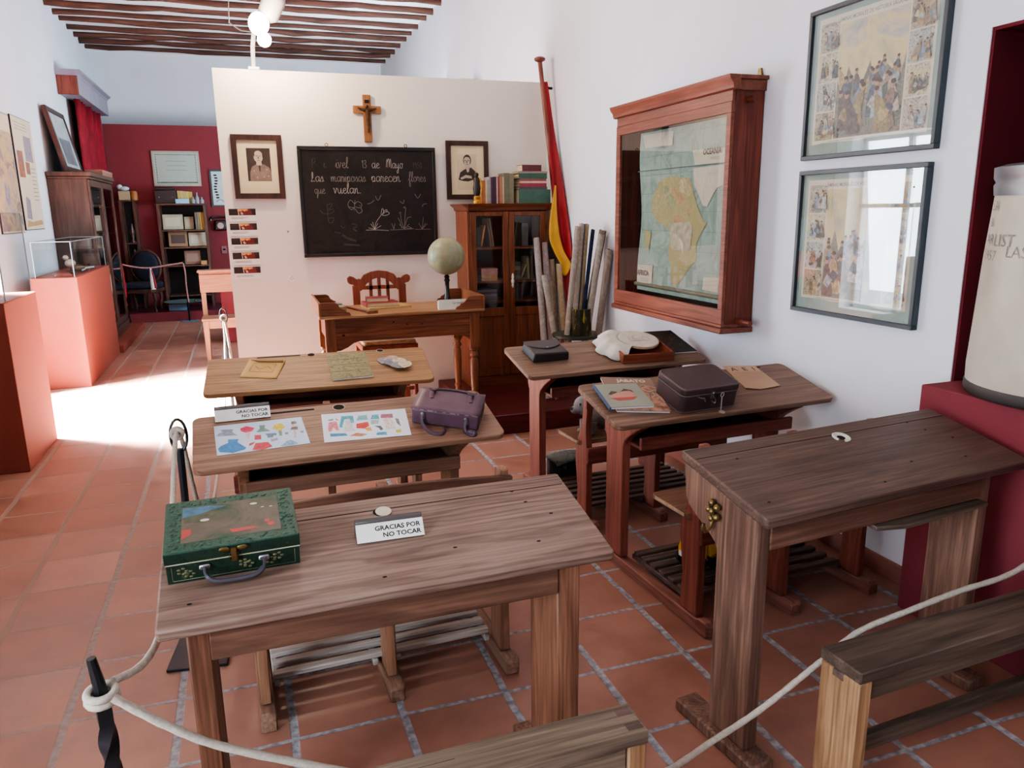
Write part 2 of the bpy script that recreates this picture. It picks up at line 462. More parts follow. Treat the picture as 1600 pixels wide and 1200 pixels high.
# desk timbers
W_HONEY = wood('honey_pine_top', '#a27e58', '#7e5c3b', 'X', rough=0.5, worn='#95714e', figure=.3)
W_TAN = wood('tan_pine_top', '#9d7b66', '#785947', 'X', rough=0.5, worn='#8f6e5b', figure=.3)
W_TANB = wood('tan_brown_top', '#8e7361', '#6c5445', 'X', rough=0.5, worn='#7e6554', figure=.3)
W_BRN = wood('brown_top', '#876b5a', '#62493c', 'X', rough=0.5, worn='#765d4f', figure=.3)
W_GREY = wood('weathered_grey_top', '#8b7165', '#685148', 'X', 1.1, rough=0.5, worn='#8d776b', grain=.75, figure=.75)
W_DK = wood('dark_weathered_top', '#685248', '#483732', 'X', 1.1, rough=0.42, worn='#5f4e46', grain=.75, figure=.4)
W_PINEZ = wood('reddish_pine_upright', '#956b54', '#6a4535', 'Z', rough=0.55, figure=.5)
W_PINEX = wood('reddish_pine_rail', '#7a5949', '#53382d', 'X', rough=0.55)
W_DKZ = wood('dark_pine_upright', '#866758', '#5a433a', 'Z', rough=0.55, figure=.5)
W_TANZ = wood('tan_leg', '#a37b62', '#785645', 'Z', rough=0.55)
W_REDZ = wood('red_stained_leg', '#8f5346', '#6f3a2e', 'Z', rough=0.5)
W_REDX = wood('red_stained_rail', '#733e34', '#50241d', 'X', rough=0.5)
W_REDY = wood('red_stained_runner', '#936357', '#71463b', 'Y', rough=0.6)
W_TANY = wood('tan_runner', '#9b7b69', '#745848', 'Y', rough=0.6)
W_SLAT = wood('grey_worn_slats', '#b5ada8', '#8b837e', 'X', rough=0.6)
W_SLATD = wood('dark_worn_slats', '#6a574f', '#493a34', 'X', rough=0.6)
W_SEAT = wood('brown_seat_board', '#8f6b55', '#674838', 'X', rough=0.45)
W_ENDG = pm('pale_end_grain', '#b59e82', 0.7, var=0.15, scale=40)
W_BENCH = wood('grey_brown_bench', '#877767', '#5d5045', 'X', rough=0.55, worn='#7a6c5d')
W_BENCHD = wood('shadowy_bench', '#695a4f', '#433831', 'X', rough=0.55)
W_BENCHZ = wood('pine_bench_end', '#af8b68', '#876549', 'Z', rough=0.55, figure=.5)
W_CAB = wood('orange_brown_cupboard', '#834e34', '#613622', 'Z', rough=0.4)
W_CABX = wood('orange_brown_cornice', '#7d4930', '#5a321f', 'X', rough=0.4)
W_MAP = wood('mahogany_red_case', '#864f3f', '#68392c', 'Y', rough=0.4)
W_MAPZ = wood('mahogany_red_case_upright', '#804a3f', '#63352c', 'Z', rough=0.4)
W_MAPD = wood('mahogany_case_side', '#753d30', '#562920', 'Z', rough=0.45)
W_TDESK = wood('teacher_desk_front', '#87543a', '#623826', 'X', rough=0.4, figure=.5)
W_TTOP = wood('teacher_desk_top', '#aa825d', '#825d3d', 'X', rough=0.4)
W_TLEG = wood('teacher_desk_leg', '#925e40', '#6d412a', 'Z', rough=0.4)
W_CHAIR = wood('red_brown_chair', '#824936', '#5d2e22', 'Z', rough=0.4)
W_FRAME = wood('dark_brown_frame', '#4b312b', '#31211d', 'Z', rough=0.4)
W_DKCAB = wood('dark_cabinet_timber', '#57413a', '#362721', 'Z', rough=0.35)
W_FARB = wood('pale_pine_bench', '#916a52', '#6d4b39', 'X', rough=0.45)
W_FARBZ = wood('pale_pine_bench_upright', '#916a52', '#6d4b39', 'Z', rough=0.45)
GLASSM = glass('clear_glass')
GLASSP = glass('picture_glass', ior=1.5, k=2.0)
GLASSC = glass('case_glass', (0.96, 0.98, 0.98, 1), 1.4, 0.8)
GLASSEDGE = pm('polished_glass_edge', '#93a4aa', 0.2, 0, var=0.02, spec=0.8)
# ------------------------------------------------------------------ camera
cam = bpy.data.cameras.new('camera'); cam.lens = 26.66; cam.sensor_width = 36; cam.sensor_fit = 'HORIZONTAL'; cam.clip_start = 0.02
co = bpy.data.objects.new('camera', cam); COL.objects.link(co)
rt = Vector((0.9440, -0.3298, -0.0125)); up = Vector((0.0850, 0.2061, 0.9748)); bk = rt.cross(up).normalized(); up = bk.cross(rt).normalized(); rt.normalize()
co.matrix_world = Matrix(((rt.x, up.x, bk.x, 0), (rt.y, up.y, bk.y, 0), (rt.z, up.z, bk.z, 1.62), (0, 0, 0, 1)))
SC.camera = co

# ------------------------------------------------------------------ room shell
XL, XR, YN, YB, ZC = -2.05, 2.60, -2.6, 14.5, 4.21
mb = MB(FLOOR); mb.box(XL - .3, XR + .9, YN - .2, YB + .2, -0.1, 0); struct(mb, 'floor', smooth=0)
mb = MB(CEIL); mb.box(XL - .3, XR + .9, YN - .2, YB + .2, ZC, ZC + .1); struct(mb, 'ceiling', smooth=0)
# left wall with two window openings
WY = [(-0.7, 1.1), (6.42, 7.85)]; WZ = (0.35, 2.45)
mb = MB(PLASTER)
ys = [YN - .2, WY[0][0], WY[0][1], WY[1][0], WY[1][1], YB + .2]
for i in range(5):
    if i % 2 == 0: mb.box(XL - .35, XL, ys[i], ys[i + 1], 0, ZC)
    else:
        mb.box(XL - .35, XL, ys[i], ys[i + 1], 0, WZ[0]); mb.box(XL - .35, XL, ys[i], ys[i + 1], WZ[1], ZC)
struct(mb, 'wall_left', smooth=0)
for k, (a, b) in enumerate(WY):
    w = MB(pm('white_window_paint', '#dfe3e6', 0.5))
    for y in (a, b - .05): w.box(XL - .24, XL - .19, y, y + .05, WZ[0], WZ[1])
    for z in (WZ[0], (WZ[0] + WZ[1]) / 2 + .2, WZ[1] - .05): w.box(XL - .24, XL - .19, a, b, z, z + .05)
    w.box(XL - .24, XL - .19, (a + b) / 2 - .03, (a + b) / 2 + .03, WZ[0], WZ[1])
    w.mat(GLASSM).box(XL - .217, XL - .213, a + .03, b - .03, WZ[0] + .03, WZ[1] - .03)
    struct(w, 'window_%d' % (k + 1), smooth=0)
# right wall with red niche
NY0, NY1, NZ = 0.55, 2.20, 2.24
mb = MB(PLASTER)
mb.box(XR, XR + .8, NY1, YB + .2, 0, ZC); mb.box(XR, XR + .8, YN - .2, NY0, 0, ZC); mb.box(XR, XR + .8, NY0, NY1, NZ, ZC)
struct(mb, 'wall_right', smooth=0)
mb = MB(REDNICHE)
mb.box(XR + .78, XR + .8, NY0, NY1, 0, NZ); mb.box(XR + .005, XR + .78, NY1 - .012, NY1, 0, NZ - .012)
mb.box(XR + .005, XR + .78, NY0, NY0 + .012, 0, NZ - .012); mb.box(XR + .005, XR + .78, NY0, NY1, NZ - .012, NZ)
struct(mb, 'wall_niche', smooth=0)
mb = MB(PLASTER); mb.box(XL, XR, YB, YB + .2, 0, ZC); struct(mb, 'wall_back', smooth=0)
mb = MB(PLASTER); mb.box(XL, XR, YN - .2, YN, 0, ZC); struct(mb, 'wall_front', smooth=0)
mb = MB(BASEB); mb.box(XR - .018, XR, NY1, 5.0, 0, .085); struct(mb, 'baseboard_right', bev=.003)
# free-standing display board behind the teacher
mb = MB(PLASTER_B); mb.box(-0.112, XR, 6.50, 6.62, 0, 2.70); struct(mb, 'wall_partition', smooth=0)
# red backdrop of the far room
mb = MB(REDWALL); mb.box(-1.93, XR, 13.9, 13.98, 0, 3.03); struct(mb, 'wall_red', smooth=0)
# ceiling beams
rnd = random.Random(4)
for i in range(24):
    y = 14.05 - i * 0.445 - (0.05 if i % 3 == 1 else 0)
    if y < 4.4: break
    b = MB(BEAM); n = 14; r = .034 + rnd.random() * .012
    pts = [(XL + (XR - XL) * k / n, y + rnd.uniform(-.018, .018), ZC - .026 + rnd.uniform(-.012, .012)) for k in range(n + 1)]
    b.tube(pts, [r * rnd.uniform(.85, 1.12) for _ in pts], 8)
    struct(b, 'trim_%d' % (i + 1), smooth=60)

# ------------------------------------------------------------------ platforms and plinths
mb = MB(DAISRED); mb.box(1.55, 2.595, 5.13, 6.495, 0, .15)
solo(mb, 'teaching_platform', 'low dark red wooden platform under the glazed bookcase and rolled maps', 'platform', (0, 0, 0), bev=.006)
mb = MB(REDWALL); mb.box(-2.0, 0.9, 12.93, 13.89, 0, .14)
mb.mat(pm('dark_plum_boards', '#5a2a38', 0.3)).box(-1.99, .89, 12.95, 13.88, .14, .146)
solo(mb, 'display_platform', 'low red platform in the far room under the blue armchair and shelves', 'platform', bev=.004)

def plinth(x0, x1, y0, y1, h, label, mat, M=I4):
    m = MB(mat); m.box(x0, x1, y0, y1, 0, h)
    solo(m, 'display_plinth', label, 'plinth', M, bev=.004)
plinth(-1.98, -1.435, 5.475, 6.273, 1.10, 'brick red box plinth at the left edge nearest the camera, glass case on top', BRICKRED)
plinth(-1.90, -1.51, 8.161, 10.05, 1.06, 'long pinkish red plinth lit by the window, shallow glass case on top', BRICKRED)
plinth(2.435, 3.3, 1.15, 2.185, .945, 'raspberry red plinth in the wall niche carrying the cream drum', PEDRED)
plinth(XL + .01, -1.47, 10.12, 12.29, .09, 'low brick red base on the floor under the dark glazed cabinet', BRICKRED)

def glass_case(x0, x1, y0, y1, z0, z1, label):
    t = thing('glass_case', label, 'display case', ((x0 + x1) / 2, (y0 + y1) / 2, z0))
    g = MB(GLASSC); th = .005
    g.box(x0, x1, y0, y0 + th, z0, z1); g.box(x0, x1, y1 - th, y1, z0, z1)
    g.box(x0, x0 + th, y0 + th, y1 - th, z0, z1); g.box(x1 - th, x1, y0 + th, y1 - th, z0, z1); g.box(x0 + th, x1 - th, y0 + th, y1 - th, z1 - th, z1)
    g.build('glass_hood', t, world=True, smooth=0)
    e = MB(GLASSEDGE); r = .0032
    for x in (x0, x1):
        for y in (y0, y1): e.box(x - r, x + r, y - r, y + r, z0, z1)
        e.box(x - r, x + r, y0 + r, y1 - r, z1 - r, z1 + r)
    for y in (y0, y1): e.box(x0 + r, x1 - r, y - r, y + r, z1 - r, z1 + r)
    e.build('glass_edge', t, world=True, smooth=0)
    return t
glass_case(-1.93, -1.455, 5.60, 6.255, 1.101, 1.65, 'tall clear glass case on the nearest brick red plinth')
glass_case(-1.86, -1.535, 8.20, 10.0, 1.061, 1.39, 'long shallow glass case with small exhibits on the pinkish plinth')
# small exhibits in the shallow case
t = thing('toy_bird', 'small pale figure of a bird inside the shallow glass case', 'figurine', (-1.66, 8.75, 1.0615))
b = MB(pm('pale_tin', '#b9ac9c', 0.35, 0.3)); b.ball((0, 0, .10), .05, sc=(1, .7, .8)); b.ball((-.035, 0, .155), .026)
b.build('bird_body', t)
b = MB(BRASS); b.tube([(-.055, 0, .155), (-.085, 0, .148)], [.009, .002], 6); b.build('beak', t)
b = MB(W_DKCAB); b.lathe([(0, 0), (.05, 0), (.05, .012), (.012, .02), (.01, .07)], seg=14); b.build('stand', t)
for k, (y, c, l) in enumerate(((8.45, '#7c3f33', 'dark red booklet lying at the near end of the shallow glass case'), (9.15, '#5d5148', 'brown booklet lying in the middle of the shallow glass case'), (9.55, '#8d8478', 'grey booklet lying at the far end of the shallow glass case'))):
    b = MB(pm('booklet_' + str(k), c, 0.6)); b.box(-.07, .07, -.1, .1, 0, .018); b.mat(PAPER).box(-.066, .072, -.096, .096, .004, .014)
    solo(b, 'booklet', l, 'book', T((-1.69, y, 1.0615)) @ RZ(.3 - .3 * k))
# wall lamp peeping over the partition
b = MB(pm('ivory_plastic', '#cfc8b4', 0.5)); b.prism([(8.35, 2.86), (8.62, 2.86), (8.62, 3.06), (8.35, 2.98)], 'X', 2.43, 2.598)
b.mat(BLACKMETAL).box(2.45, 2.58, 8.345, 8.352, 2.88, 2.96)
solo(b, 'wall_lamp', 'small ivory wall fitting seen above the partition', 'wall lamp', (2.52, 8.5, 2.86), world=True, bev=.004)
# ------------------------------------------------------------------ pupils' desks
class Frame:
    """the sloping top of a desk: u along the front edge, v up the slope"""
    def __init__(s, o, rot, zf, zb, dep):
        s.M0 = T((o[0], o[1], 0)) @ RZ(R(rot)); s.a = math.atan2(zb - zf, dep); s.zf = zf; s.zb = zb; s.dep = dep
        s.L = math.hypot(dep, zb - zf)
        s.S = T((0, 0, zf)) @ RX(s.a)
        s.M = s.M0 @ s.S
    def at(s, u, v, yaw=0.0, h=0.0008): return s.M @ T((u, v, h)) @ RZ(R(yaw))
F_D1 = Frame((-.25, 1.634), .7, .75, .839, .384)
F_DR1 = Frame((1.276, 1.583), 5.4, .7935, .884, .385)
F_DR2 = Frame((1.386, 2.685), 3.3, .75, .85, .375)
F_DR3 = Frame((1.387, 3.714), 3.05, .75, .85, .39)
F_D2 = Frame((-.233, 2.726), 1.9, .75, .853, .365)
F_D3 = Frame((-.255, 3.946), -3.4, .75, .857, .40)

def school_desk(F, W, label, top, leg, rail, run, slat, seat, inks, groove=None, tl=None, bench_back=-.45):
    t = thing('school_desk', label, 'school desk', F.M0, 'school desks with joined benches')
    zf, L = F.zf, F.L
    def ztop(y): return zf + (F.zb - zf) * y / F.dep
    # sloping desktop with rounded corners, pencil groove and inkwell holes
    m = MB(top, F.S); m.prism(rrect(0, W, 0, L, .035), 'Z', -.024, 0)
    dt = m.build('desktop', t, bev=.004, seg=2)
    if groove:
        g = MB(HOLE, F.S); g.prism(rrect(groove[0], groove[1], groove[2], groove[2] + .012, .005), 'Z', -.006, .0006); g.build('pencil_groove', dt)
    for u, v, r in inks:
        k = MB(HOLE, F.S); k.lathe([(r, -.01), (r, .0007), (0, .0007)], (u, v, 0), 18)
        k.mat(W_ENDG).lathe([(r, .0004), (r, .002), (r * 1.18, .002), (r * 1.2, .0002)], (u, v, 0), 18); k.build('inkwell_hole', dt)
    # shelf under the top
    m = MB(rail); m.box(.17, W - .17, .10, F.dep - .03, .600, .616); m.box(.17, W - .17, .085, .105, .598, .655); m.box(.17, W - .17, F.dep - .04, F.dep - .02, .616, ztop(F.dep) - .05)
    m.build('book_shelf', t, bev=.003)
    # uprights: narrow below, curving out into a bracket under the top
    for x in (.145, W - .185):
        P = [(.20, .055), (.345, .055), (.345, .60)] + [(.345 + .02 * math.sin(k / 5 * PI / 2), .60 + .05 * k / 5) for k in range(1, 6)] + [(F.dep - .012, ztop(F.dep - .012) - .027), (.05, ztop(.05) - .027)]
        P += [(.05, ztop(.05) - .055)] + [(.20 - .14 * (1 - math.sin(k / 8 * PI / 2)), .705 - .125 * (k / 8)) for k in range(0, 9)]
        m = MB(leg); m.prism(P, 'X', x, x + .042); m.build('leg', t, bev=.004)
    # sled runners, bench supports
    xs = (.145, W / 2 - .02, W - .185)
    for i, x in enumerate(xs):
        m = MB(run); y1 = .44 if i != 1 else .05
        m.prism([(bench_back, 0), (y1, 0), (y1, .05), (bench_back + .07, .05), (bench_back + .05, .062), (bench_back + .012, .062), (bench_back, .045)], 'X', x - .004, x + .046); m.build('runner', t, bev=.004)
        b0 = bench_back + .075
        Q = [(b0, .051), (b0 + .115, .051), (b0 + .105, .2), (b0 + .13, .36), (b0 + .12, .44)] + [tuple(p[:2]) for p in smooth_pts([(b0 + .105, .47), (b0 + .06, .57), (b0 + .045, .68), (b0 + .035, .755)], 4)] + [(b0 + .01, .76), (b0 - .01, .75)] + [tuple(p[:2]) for p in smooth_pts([(b0 - .002, .66), (b0 + .012, .52), (b0 + .0, .40), (b0 + .002, .26)], 4)]
        m = MB(leg); m.prism(Q, 'X', x + .004, x + .038); m.build('bench_support', t, bev=.004)
    b0 = bench_back + .075
    m = MB(seat); m.prism(rrect(xs[0] - .01, xs[2] + .05, b0 + .06, b0 + .32, .02), 'Z', .442, .464)
    m.mat(W_ENDG).box(xs[0] - .0112, xs[0] - .0098, b0 + .085, b0 + .29, .446, .460); m.build('seat', t, bev=.004)
    m = MB(rail); n = 14
    arch = [(xs[0] - .01 + (xs[2] - xs[0] + .06) * k / n, .715 + .038 * math.sin(PI * (.12 + .76 * k / n))) for k in range(n + 1)]
    m.prism([(xs[0] - .01, .65)] + [(xs[2] + .05, .65)] + arch[::-1], 'Y', b0 - .022, b0 - .002); m.box(xs[0], xs[2] + .04, b0 - .02, b0 + .0005, .36, .445)
    m.build('backrest', t, bev=.004)
    m = MB(slat)
    for k in range(7):
        y = bench_back + .17 + k * .068
        m.box(xs[0] + .05, xs[2] - .008, y, y + .036, .075, .093)
    for x in (xs[0] + .05, xs[1] - .03, xs[1] + .05, xs[2] - .03): m.box(x, x + .02, bench_back + .16, bench_back + .63, .052, .075)
    m.build('footrest', t, bev=.003)
    return t
school_desk(F_D2, 1.165, 'tan school desk with paper doll sheets and purple satchel', W_TAN, W_TANZ, W_PINEX, W_TANY, W_SLAT, W_SEAT, [(.557, .345, .022)], (.22, .46, .345), bench_back=-.47)
school_desk(F_D3, 1.165, 'honey coloured school desk nearest the teacher table in the left row', W_HONEY, W_TANZ, W_REDX, W_TANY, W_SLATD, W_SEAT, [(.538, .392, .02), (.918, .394, .018)], (.25, .48, .39))
school_desk(F_DR2, 1.17, 'red legged school desk with the dark suitcase on it', W_BRN, W_REDZ, W_REDX, W_REDY, W_SLATD, W_SEAT, [(.73, .35, .022)], (.86, 1.02, .36))
school_desk(F_DR3, 1.15, 'red legged school desk with the embroidery hoop, beside the map case', W_TANB, W_REDZ, W_REDX, W_REDY, W_SLATD, W_SEAT, [(.33, .36, .02)])

def panel_table(F, W, label, top, leg, rail, x_left, x_right, yb, extra=None):
    t = thing('pupil_table', label, 'table', F.M0, 'heavy plank tables of the front row')
    L = F.L
    def ztop(y): return F.zf + (F.zb - F.zf) * y / F.dep
    m = MB(top, F.S); m.prism(rrect(0, W, 0, L, .008, 2), 'Z', -.03, 0)
    dt = m.build('tabletop', t, bev=.005, seg=2)
    g = MB(HOLE, F.S); g.box(.01, W - .01, L - .062, L - .059, -.004, .0005)
    for u, v in ((.068, .074), (.505, .053), (.92, .09), (1.0, .2), (.95, .27), (.93, .33), (.70, .12), (.14, .30)):
        g.disc((u, v, .0006), .006, 8, sy=.6)
    g.build('knot', dt, smooth=0)
    for x0, x1 in (x_left, x_right):
        P = [(.045, .04), (yb, .04), (yb, .62)] + [(yb + (F.dep - .02 - yb) * math.sin(k / 6 * PI / 2) ** 2, .62 + .12 * k / 6) for k in range(1, 7)] + [(F.dep - .005, ztop(F.dep - .005) - .035), (.045, ztop(.045) - .035)]
        m = MB(leg); m.prism(P, 'X', x0, x1); m.build('leg', t, bev=.004)
        m = MB(leg); m.box(x0 - .025, x1 + .012, -.02, .345, 0, .04); m.build('foot', t, bev=.006)
    m = MB(rail); m.box(x_left[1] - .002, x_right[0] + .002, .04, .065, F.zf - .115, F.zf - .022); m.build('apron', t, bev=.003)
    m = MB(rail); m.box(x_left[1], x_right[0], .27, .29, F.zf - .06, F.zf + .03); m.build('rear_rail', t, bev=.003)
    if extra: extra(t, dt)
    return t
def cup(u, v, r):
    def f(t, dt):
        k = MB(HOLE, F_D1.S); k.disc((u, v, .0006), r * 1.15, 18, sy=.8)
        k.mat(pm('ivory_ceramic', '#d5cbb6', 0.3)).lathe([(r * .5, .001), (r * .95, .002), (r, .004), (r * .9, .004), (0, .002)], (u + .003, v - .003, 0), 18); k.build('inkwell', t)
    return f
panel_table(F_D1, 1.10, 'weathered grey plank table in the front left with the green box', W_GREY, W_PINEZ, W_PINEX, (.055, .105), (.955, 1.02), .245, cup(.55, .322, .022))
def dr1_extra(t, dt):
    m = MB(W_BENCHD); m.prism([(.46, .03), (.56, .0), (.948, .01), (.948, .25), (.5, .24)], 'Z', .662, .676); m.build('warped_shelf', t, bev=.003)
    k = MB(pm('white_ceramic', '#d8d6cc', 0.25), F_DR1.S)
    k.lathe([(.014, .001), (.02, .004), (.027, .006), (.031, .004), (.03, .0005)], (.592, .312, 0), 20, a0=-2.0, a1=3.6)
    k.mat(HOLE).disc((.592, .312, .0008), .015, 16); k.build('inkwell', t)
    h = MB(BRASS)
    for a in range(5): h.ball((-.008, .215 + .02 * math.cos(a * 1.25), .745 + .026 * math.sin(a * 1.25)), .012, 8, 6)
    h.ball((-.012, .215, .745), .011, 8, 6)
    h.tube(smooth_pts([(-.004, .215, .74), (-.012, .215, .705), (-.03, .215, .685), (-.042, .215, .695), (-.042, .215, .712)], 4), .0055, 8)
    h.build('coat_hook', t, label='ornate brass coat hook')
panel_table(F_DR1, 1.13, 'dark plank table in the front right with a white ceramic inkwell', W_DK, W_DKZ, W_PINEX, (.006, .056), (.95, 1.0), .21, dr1_extra)

def bench(M, ln, dep, h, label, top, end, tenon_on_top):
    t = thing('bench', label, 'bench', M, 'plain benches of the front row')
    m = MB(top); m.box(0, ln, 0, dep, h - .035, h)
    if tenon_on_top:
        for x in (.0, ln - .05):
            for y in (.012, dep - .042): m.mat(W_SLATD).box(x + .004, x + .046, y, y + .03, h - .01, h + .0008)
        m.mat(HOLE).box(.2, ln * .55, dep * .62, dep * .62 + .004, h - .01, h + .0006)
    m.build('seat_plank', t, bev=.004)
    for x in (.0, ln - .05):
        m = MB(end); m.box(x + .001, x + .049, .004, dep - .004, 0, h - .0355)
        if not tenon_on_top: m.mat(W_SLATD).box(x - .0006, x + .02, dep * .38, dep * .68, h - .06, h - .036)
        m.build('leg', t, bev=.004)
    m = MB(top); m.box(.05, ln - .05, .012, .034, h - .10, h - .036); m.box(.05, ln - .05, dep * .4, dep * .6, .12, .17); m.build('stretcher', t, bev=.003)
    return t
bench(T((-.20, 1.355, 0)) @ RZ(R(.5)), 1.0, .108, .43, 'low grey bench at the bottom with square pegs showing in its top', W_BENCH, W_BENCHZ, True)
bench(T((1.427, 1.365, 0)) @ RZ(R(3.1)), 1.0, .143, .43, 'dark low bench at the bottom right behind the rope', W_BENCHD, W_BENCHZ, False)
# ------------------------------------------------------------------ things lying on the pupils' desks
def sheet(F, corners, name, label, cat, mat, marks=(), th=.0012, group=None, curl=0.0):
    """a thin sheet with printed patches, all in the desk's own slope coordinates"""
    cx = sum(c[0] for c in corners) / 4; cy = sum(c[1] for c in corners) / 4
    m = MB(mat); m.prism([(u - cx, v - cy) for u, v in corners], 'Z', 0, th)
    for mt, pts in marks:
        m.mat(mt).poly([(u - cx, v - cy, th + .0004) for u, v in pts])
    return solo(m, name, label, cat, F.at(cx, cy), group, smooth=0)
def sign(F, u0, u1, v, yaw, label):
    t = thing('notice_block', label, 'sign', F.at(u0, v, yaw), 'please-do-not-touch signs')
    w = u1 - u0
    b = MB(pm('grey_perspex', '#55504f', 0.3)); b.prism([(0, 0), (.060, 0), (.060, .036), (.050, .044), (.038, .040), (.036, .034), (0, .003)], 'X', 0, w)
    b.build('wedge', t, bev=.002)
    X = T((0, -.001, .0042)) @ RX(math.atan2(.031, .036))
    p = MB(WHITE, X); p.box(0, w, 0, .0475, -.001, .0012); f = p.build('label_face', t, smooth=0)
    p = MB(INK, X); p.text('GRACIAS POR', .0168, T((w - .008, .0265, .0018)), 'RIGHT', bold=.0004, sx=1.12); p.text('NO TOCAR', .0168, T((w - .008, .008, .0018)), 'RIGHT', bold=.0004, sx=1.12)
    p.build('lettering', f, smooth=0)
sign(F_D1, .462, .636, .192, -1.5, 'white notice reading GRACIAS POR NO TOCAR on the weathered grey table')
sign(F_D2, .083, .288, .318, .5, 'white notice reading GRACIAS POR NO TOCAR on the desk with doll sheets')

# green chest-like case on the front table
t = thing('storage_case', 'green ornamented box with a metal handle on the grey front table', 'box', F_D1.at(.168, .258, .8))
GR = picture('green_tooled_leather', ['#1b2f25', '#274637', '#36574a', '#263f34', '#5f7765'], 55, 1, 0.4, .6)
GRD = picture('dark_green_tooled_leather', ['#121d17', '#1a2a21', '#203228', '#1a281f', '#4a553f'], 40, 3, 0.4, .8)
wd, dp = .297, .205
b = MB(GRD); b.box(-wd / 2, wd / 2, -dp / 2, dp / 2, 0, .052)
b.mat(pm('gilt_tracery', '#5f5d42', 0.5))
for x0 in (-.137, .137): b.box(x0 - .0008, x0 + .0008, -dp / 2 - .0006, -dp / 2 + .001, .006, .046)
b.box(-.137, .137, -dp / 2 - .0006, -dp / 2 + .001, .006, .0075)
for cx, cz in ((.098, .034), (.08, .024), (-.1, .022), (-.115, .032), (.02, .03), (.03, .024)):
    for a in range(5): b.ball((cx + .009 * math.cos(a * 1.26), -dp / 2 - .0005, cz + .008 * math.sin(a * 1.26)), .005, 8, 5, (1, .25, .6))
body = b.build('case_body', t, bev=.003)
b = MB(pm('pale_rim', '#b9b49a', 0.5)); b.box(-wd / 2 - .001, wd / 2 + .001, -dp / 2 - .001, dp / 2 + .001, .052, .0555); b.build('rim', body)
b = MB(GRD); b.box(-wd / 2 - .002, wd / 2 + .002, -dp / 2 - .002, dp / 2 + .002, .0555, .084)
b.mat(GR).prism(rrect(-wd / 2 - .001, wd / 2 + .001, -dp / 2 - .001, dp / 2 + .001, .004), 'Z', .084, .0885)
b.mat(GR)
rn = random.Random(3)
for i in range(150):
    s = rn.random()
    if s < .35: x, y = rn.uniform(-.142, .142), rn.choice((-1, 1)) * rn.uniform(.078, .097)
    else: x, y = rn.choice((-1, 1)) * rn.uniform(.115, .142), rn.uniform(-.097, .097)
    b.ball((x, y, .0887), rn.uniform(.003, .006), 6, 4, (1, 1, .35))
pic = picture('faded_landscape_print', ['#254234', '#39503f', '#585448', '#635b50', '#42533f'], 9, 5, 0.35, .8)
b.mat(pic).prism(rrect(-.112, .112, -.074, .074, .002), 'Z', .0885, .0893)
b.mat(pm('print_blue', '#2f6680', 0.4, var=.25, scale=40)).poly([(-.11, .07, .0897), (-.11, .028, .0897), (-.07, .036, .0897), (-.04, .05, .0897), (-.01, .058, .0897), (-.05, .068, .0897)])
b.mat(pm('print_dark_green', '#3b4a35', 0.4, var=.3, scale=50)).poly([(-.11, .028, .0898), (-.105, .004, .0898), (-.06, -.002, .0898), (-.035, .022, .0898), (-.02, .04, .0898), (-.06, .032, .0898)])
b.mat(pm('print_red', '#a8403c', 0.4)).poly([(-.112, -.02, .0897), (-.09, -.022, .0897), (-.092, -.045, .0897), (-.112, -.06, .0897)])
b.poly([(-.005, -.045, .0897), (.05, -.046, .0897), (.062, -.055, .0897), (0, -.06, .0897)])
b.disc((.09, -.045, .0897), .009, 8); b.disc((.082, -.03, .0897), .007, 8)
b.mat(pm('print_pale', '#c9c9b5', 0.4))
for x, y, r in ((-.06, .008, .011), (.055, .05, .009), (.075, .03, .004), (.095, .028, .004)): b.disc((x, y, .0899), r, 8, sy=.5)
b.build('lid', t, bev=.002)
b = MB(BRASS)
for sx in (-1, 1): b.ball((sx * .02, -dp / 2 - .005, .078), .009, 8, 6, (1.4, .3, .8))
b.box(-.006, .006, -dp / 2 - .008, -dp / 2, .044, .08); b.lathe([(.011, 0), (.011, .006)], (0, 0, 0), 12, T((0, -dp / 2 - .002, .058)) @ RX(PI / 2)); b.build('clasp', t)
b = MB(STEEL)
for sx in (-1, 1):
    b = MB(STEEL); b.box(sx * .066 - .012, sx * .066 + .012, -dp / 2 - .006, -dp / 2, .030, .044); b.build('handle_plate', t, bev=.003)
b = MB(pm('worn_grey_handle', '#4a474f', 0.3, .3)); b.tube(smooth_pts([(-.066, -dp / 2 - .004, .036), (-.064, -dp / 2 - .022, .028), (-.045, -dp / 2 - .036, .018), (0, -dp / 2 - .038, .0155), (.045, -dp / 2 - .036, .018), (.064, -dp / 2 - .022, .028), (.066, -dp / 2 - .004, .036)], 5), [.004] * 6 + [.0065] * 19 + [.004] * 6, 8)
b.build('handle', t)

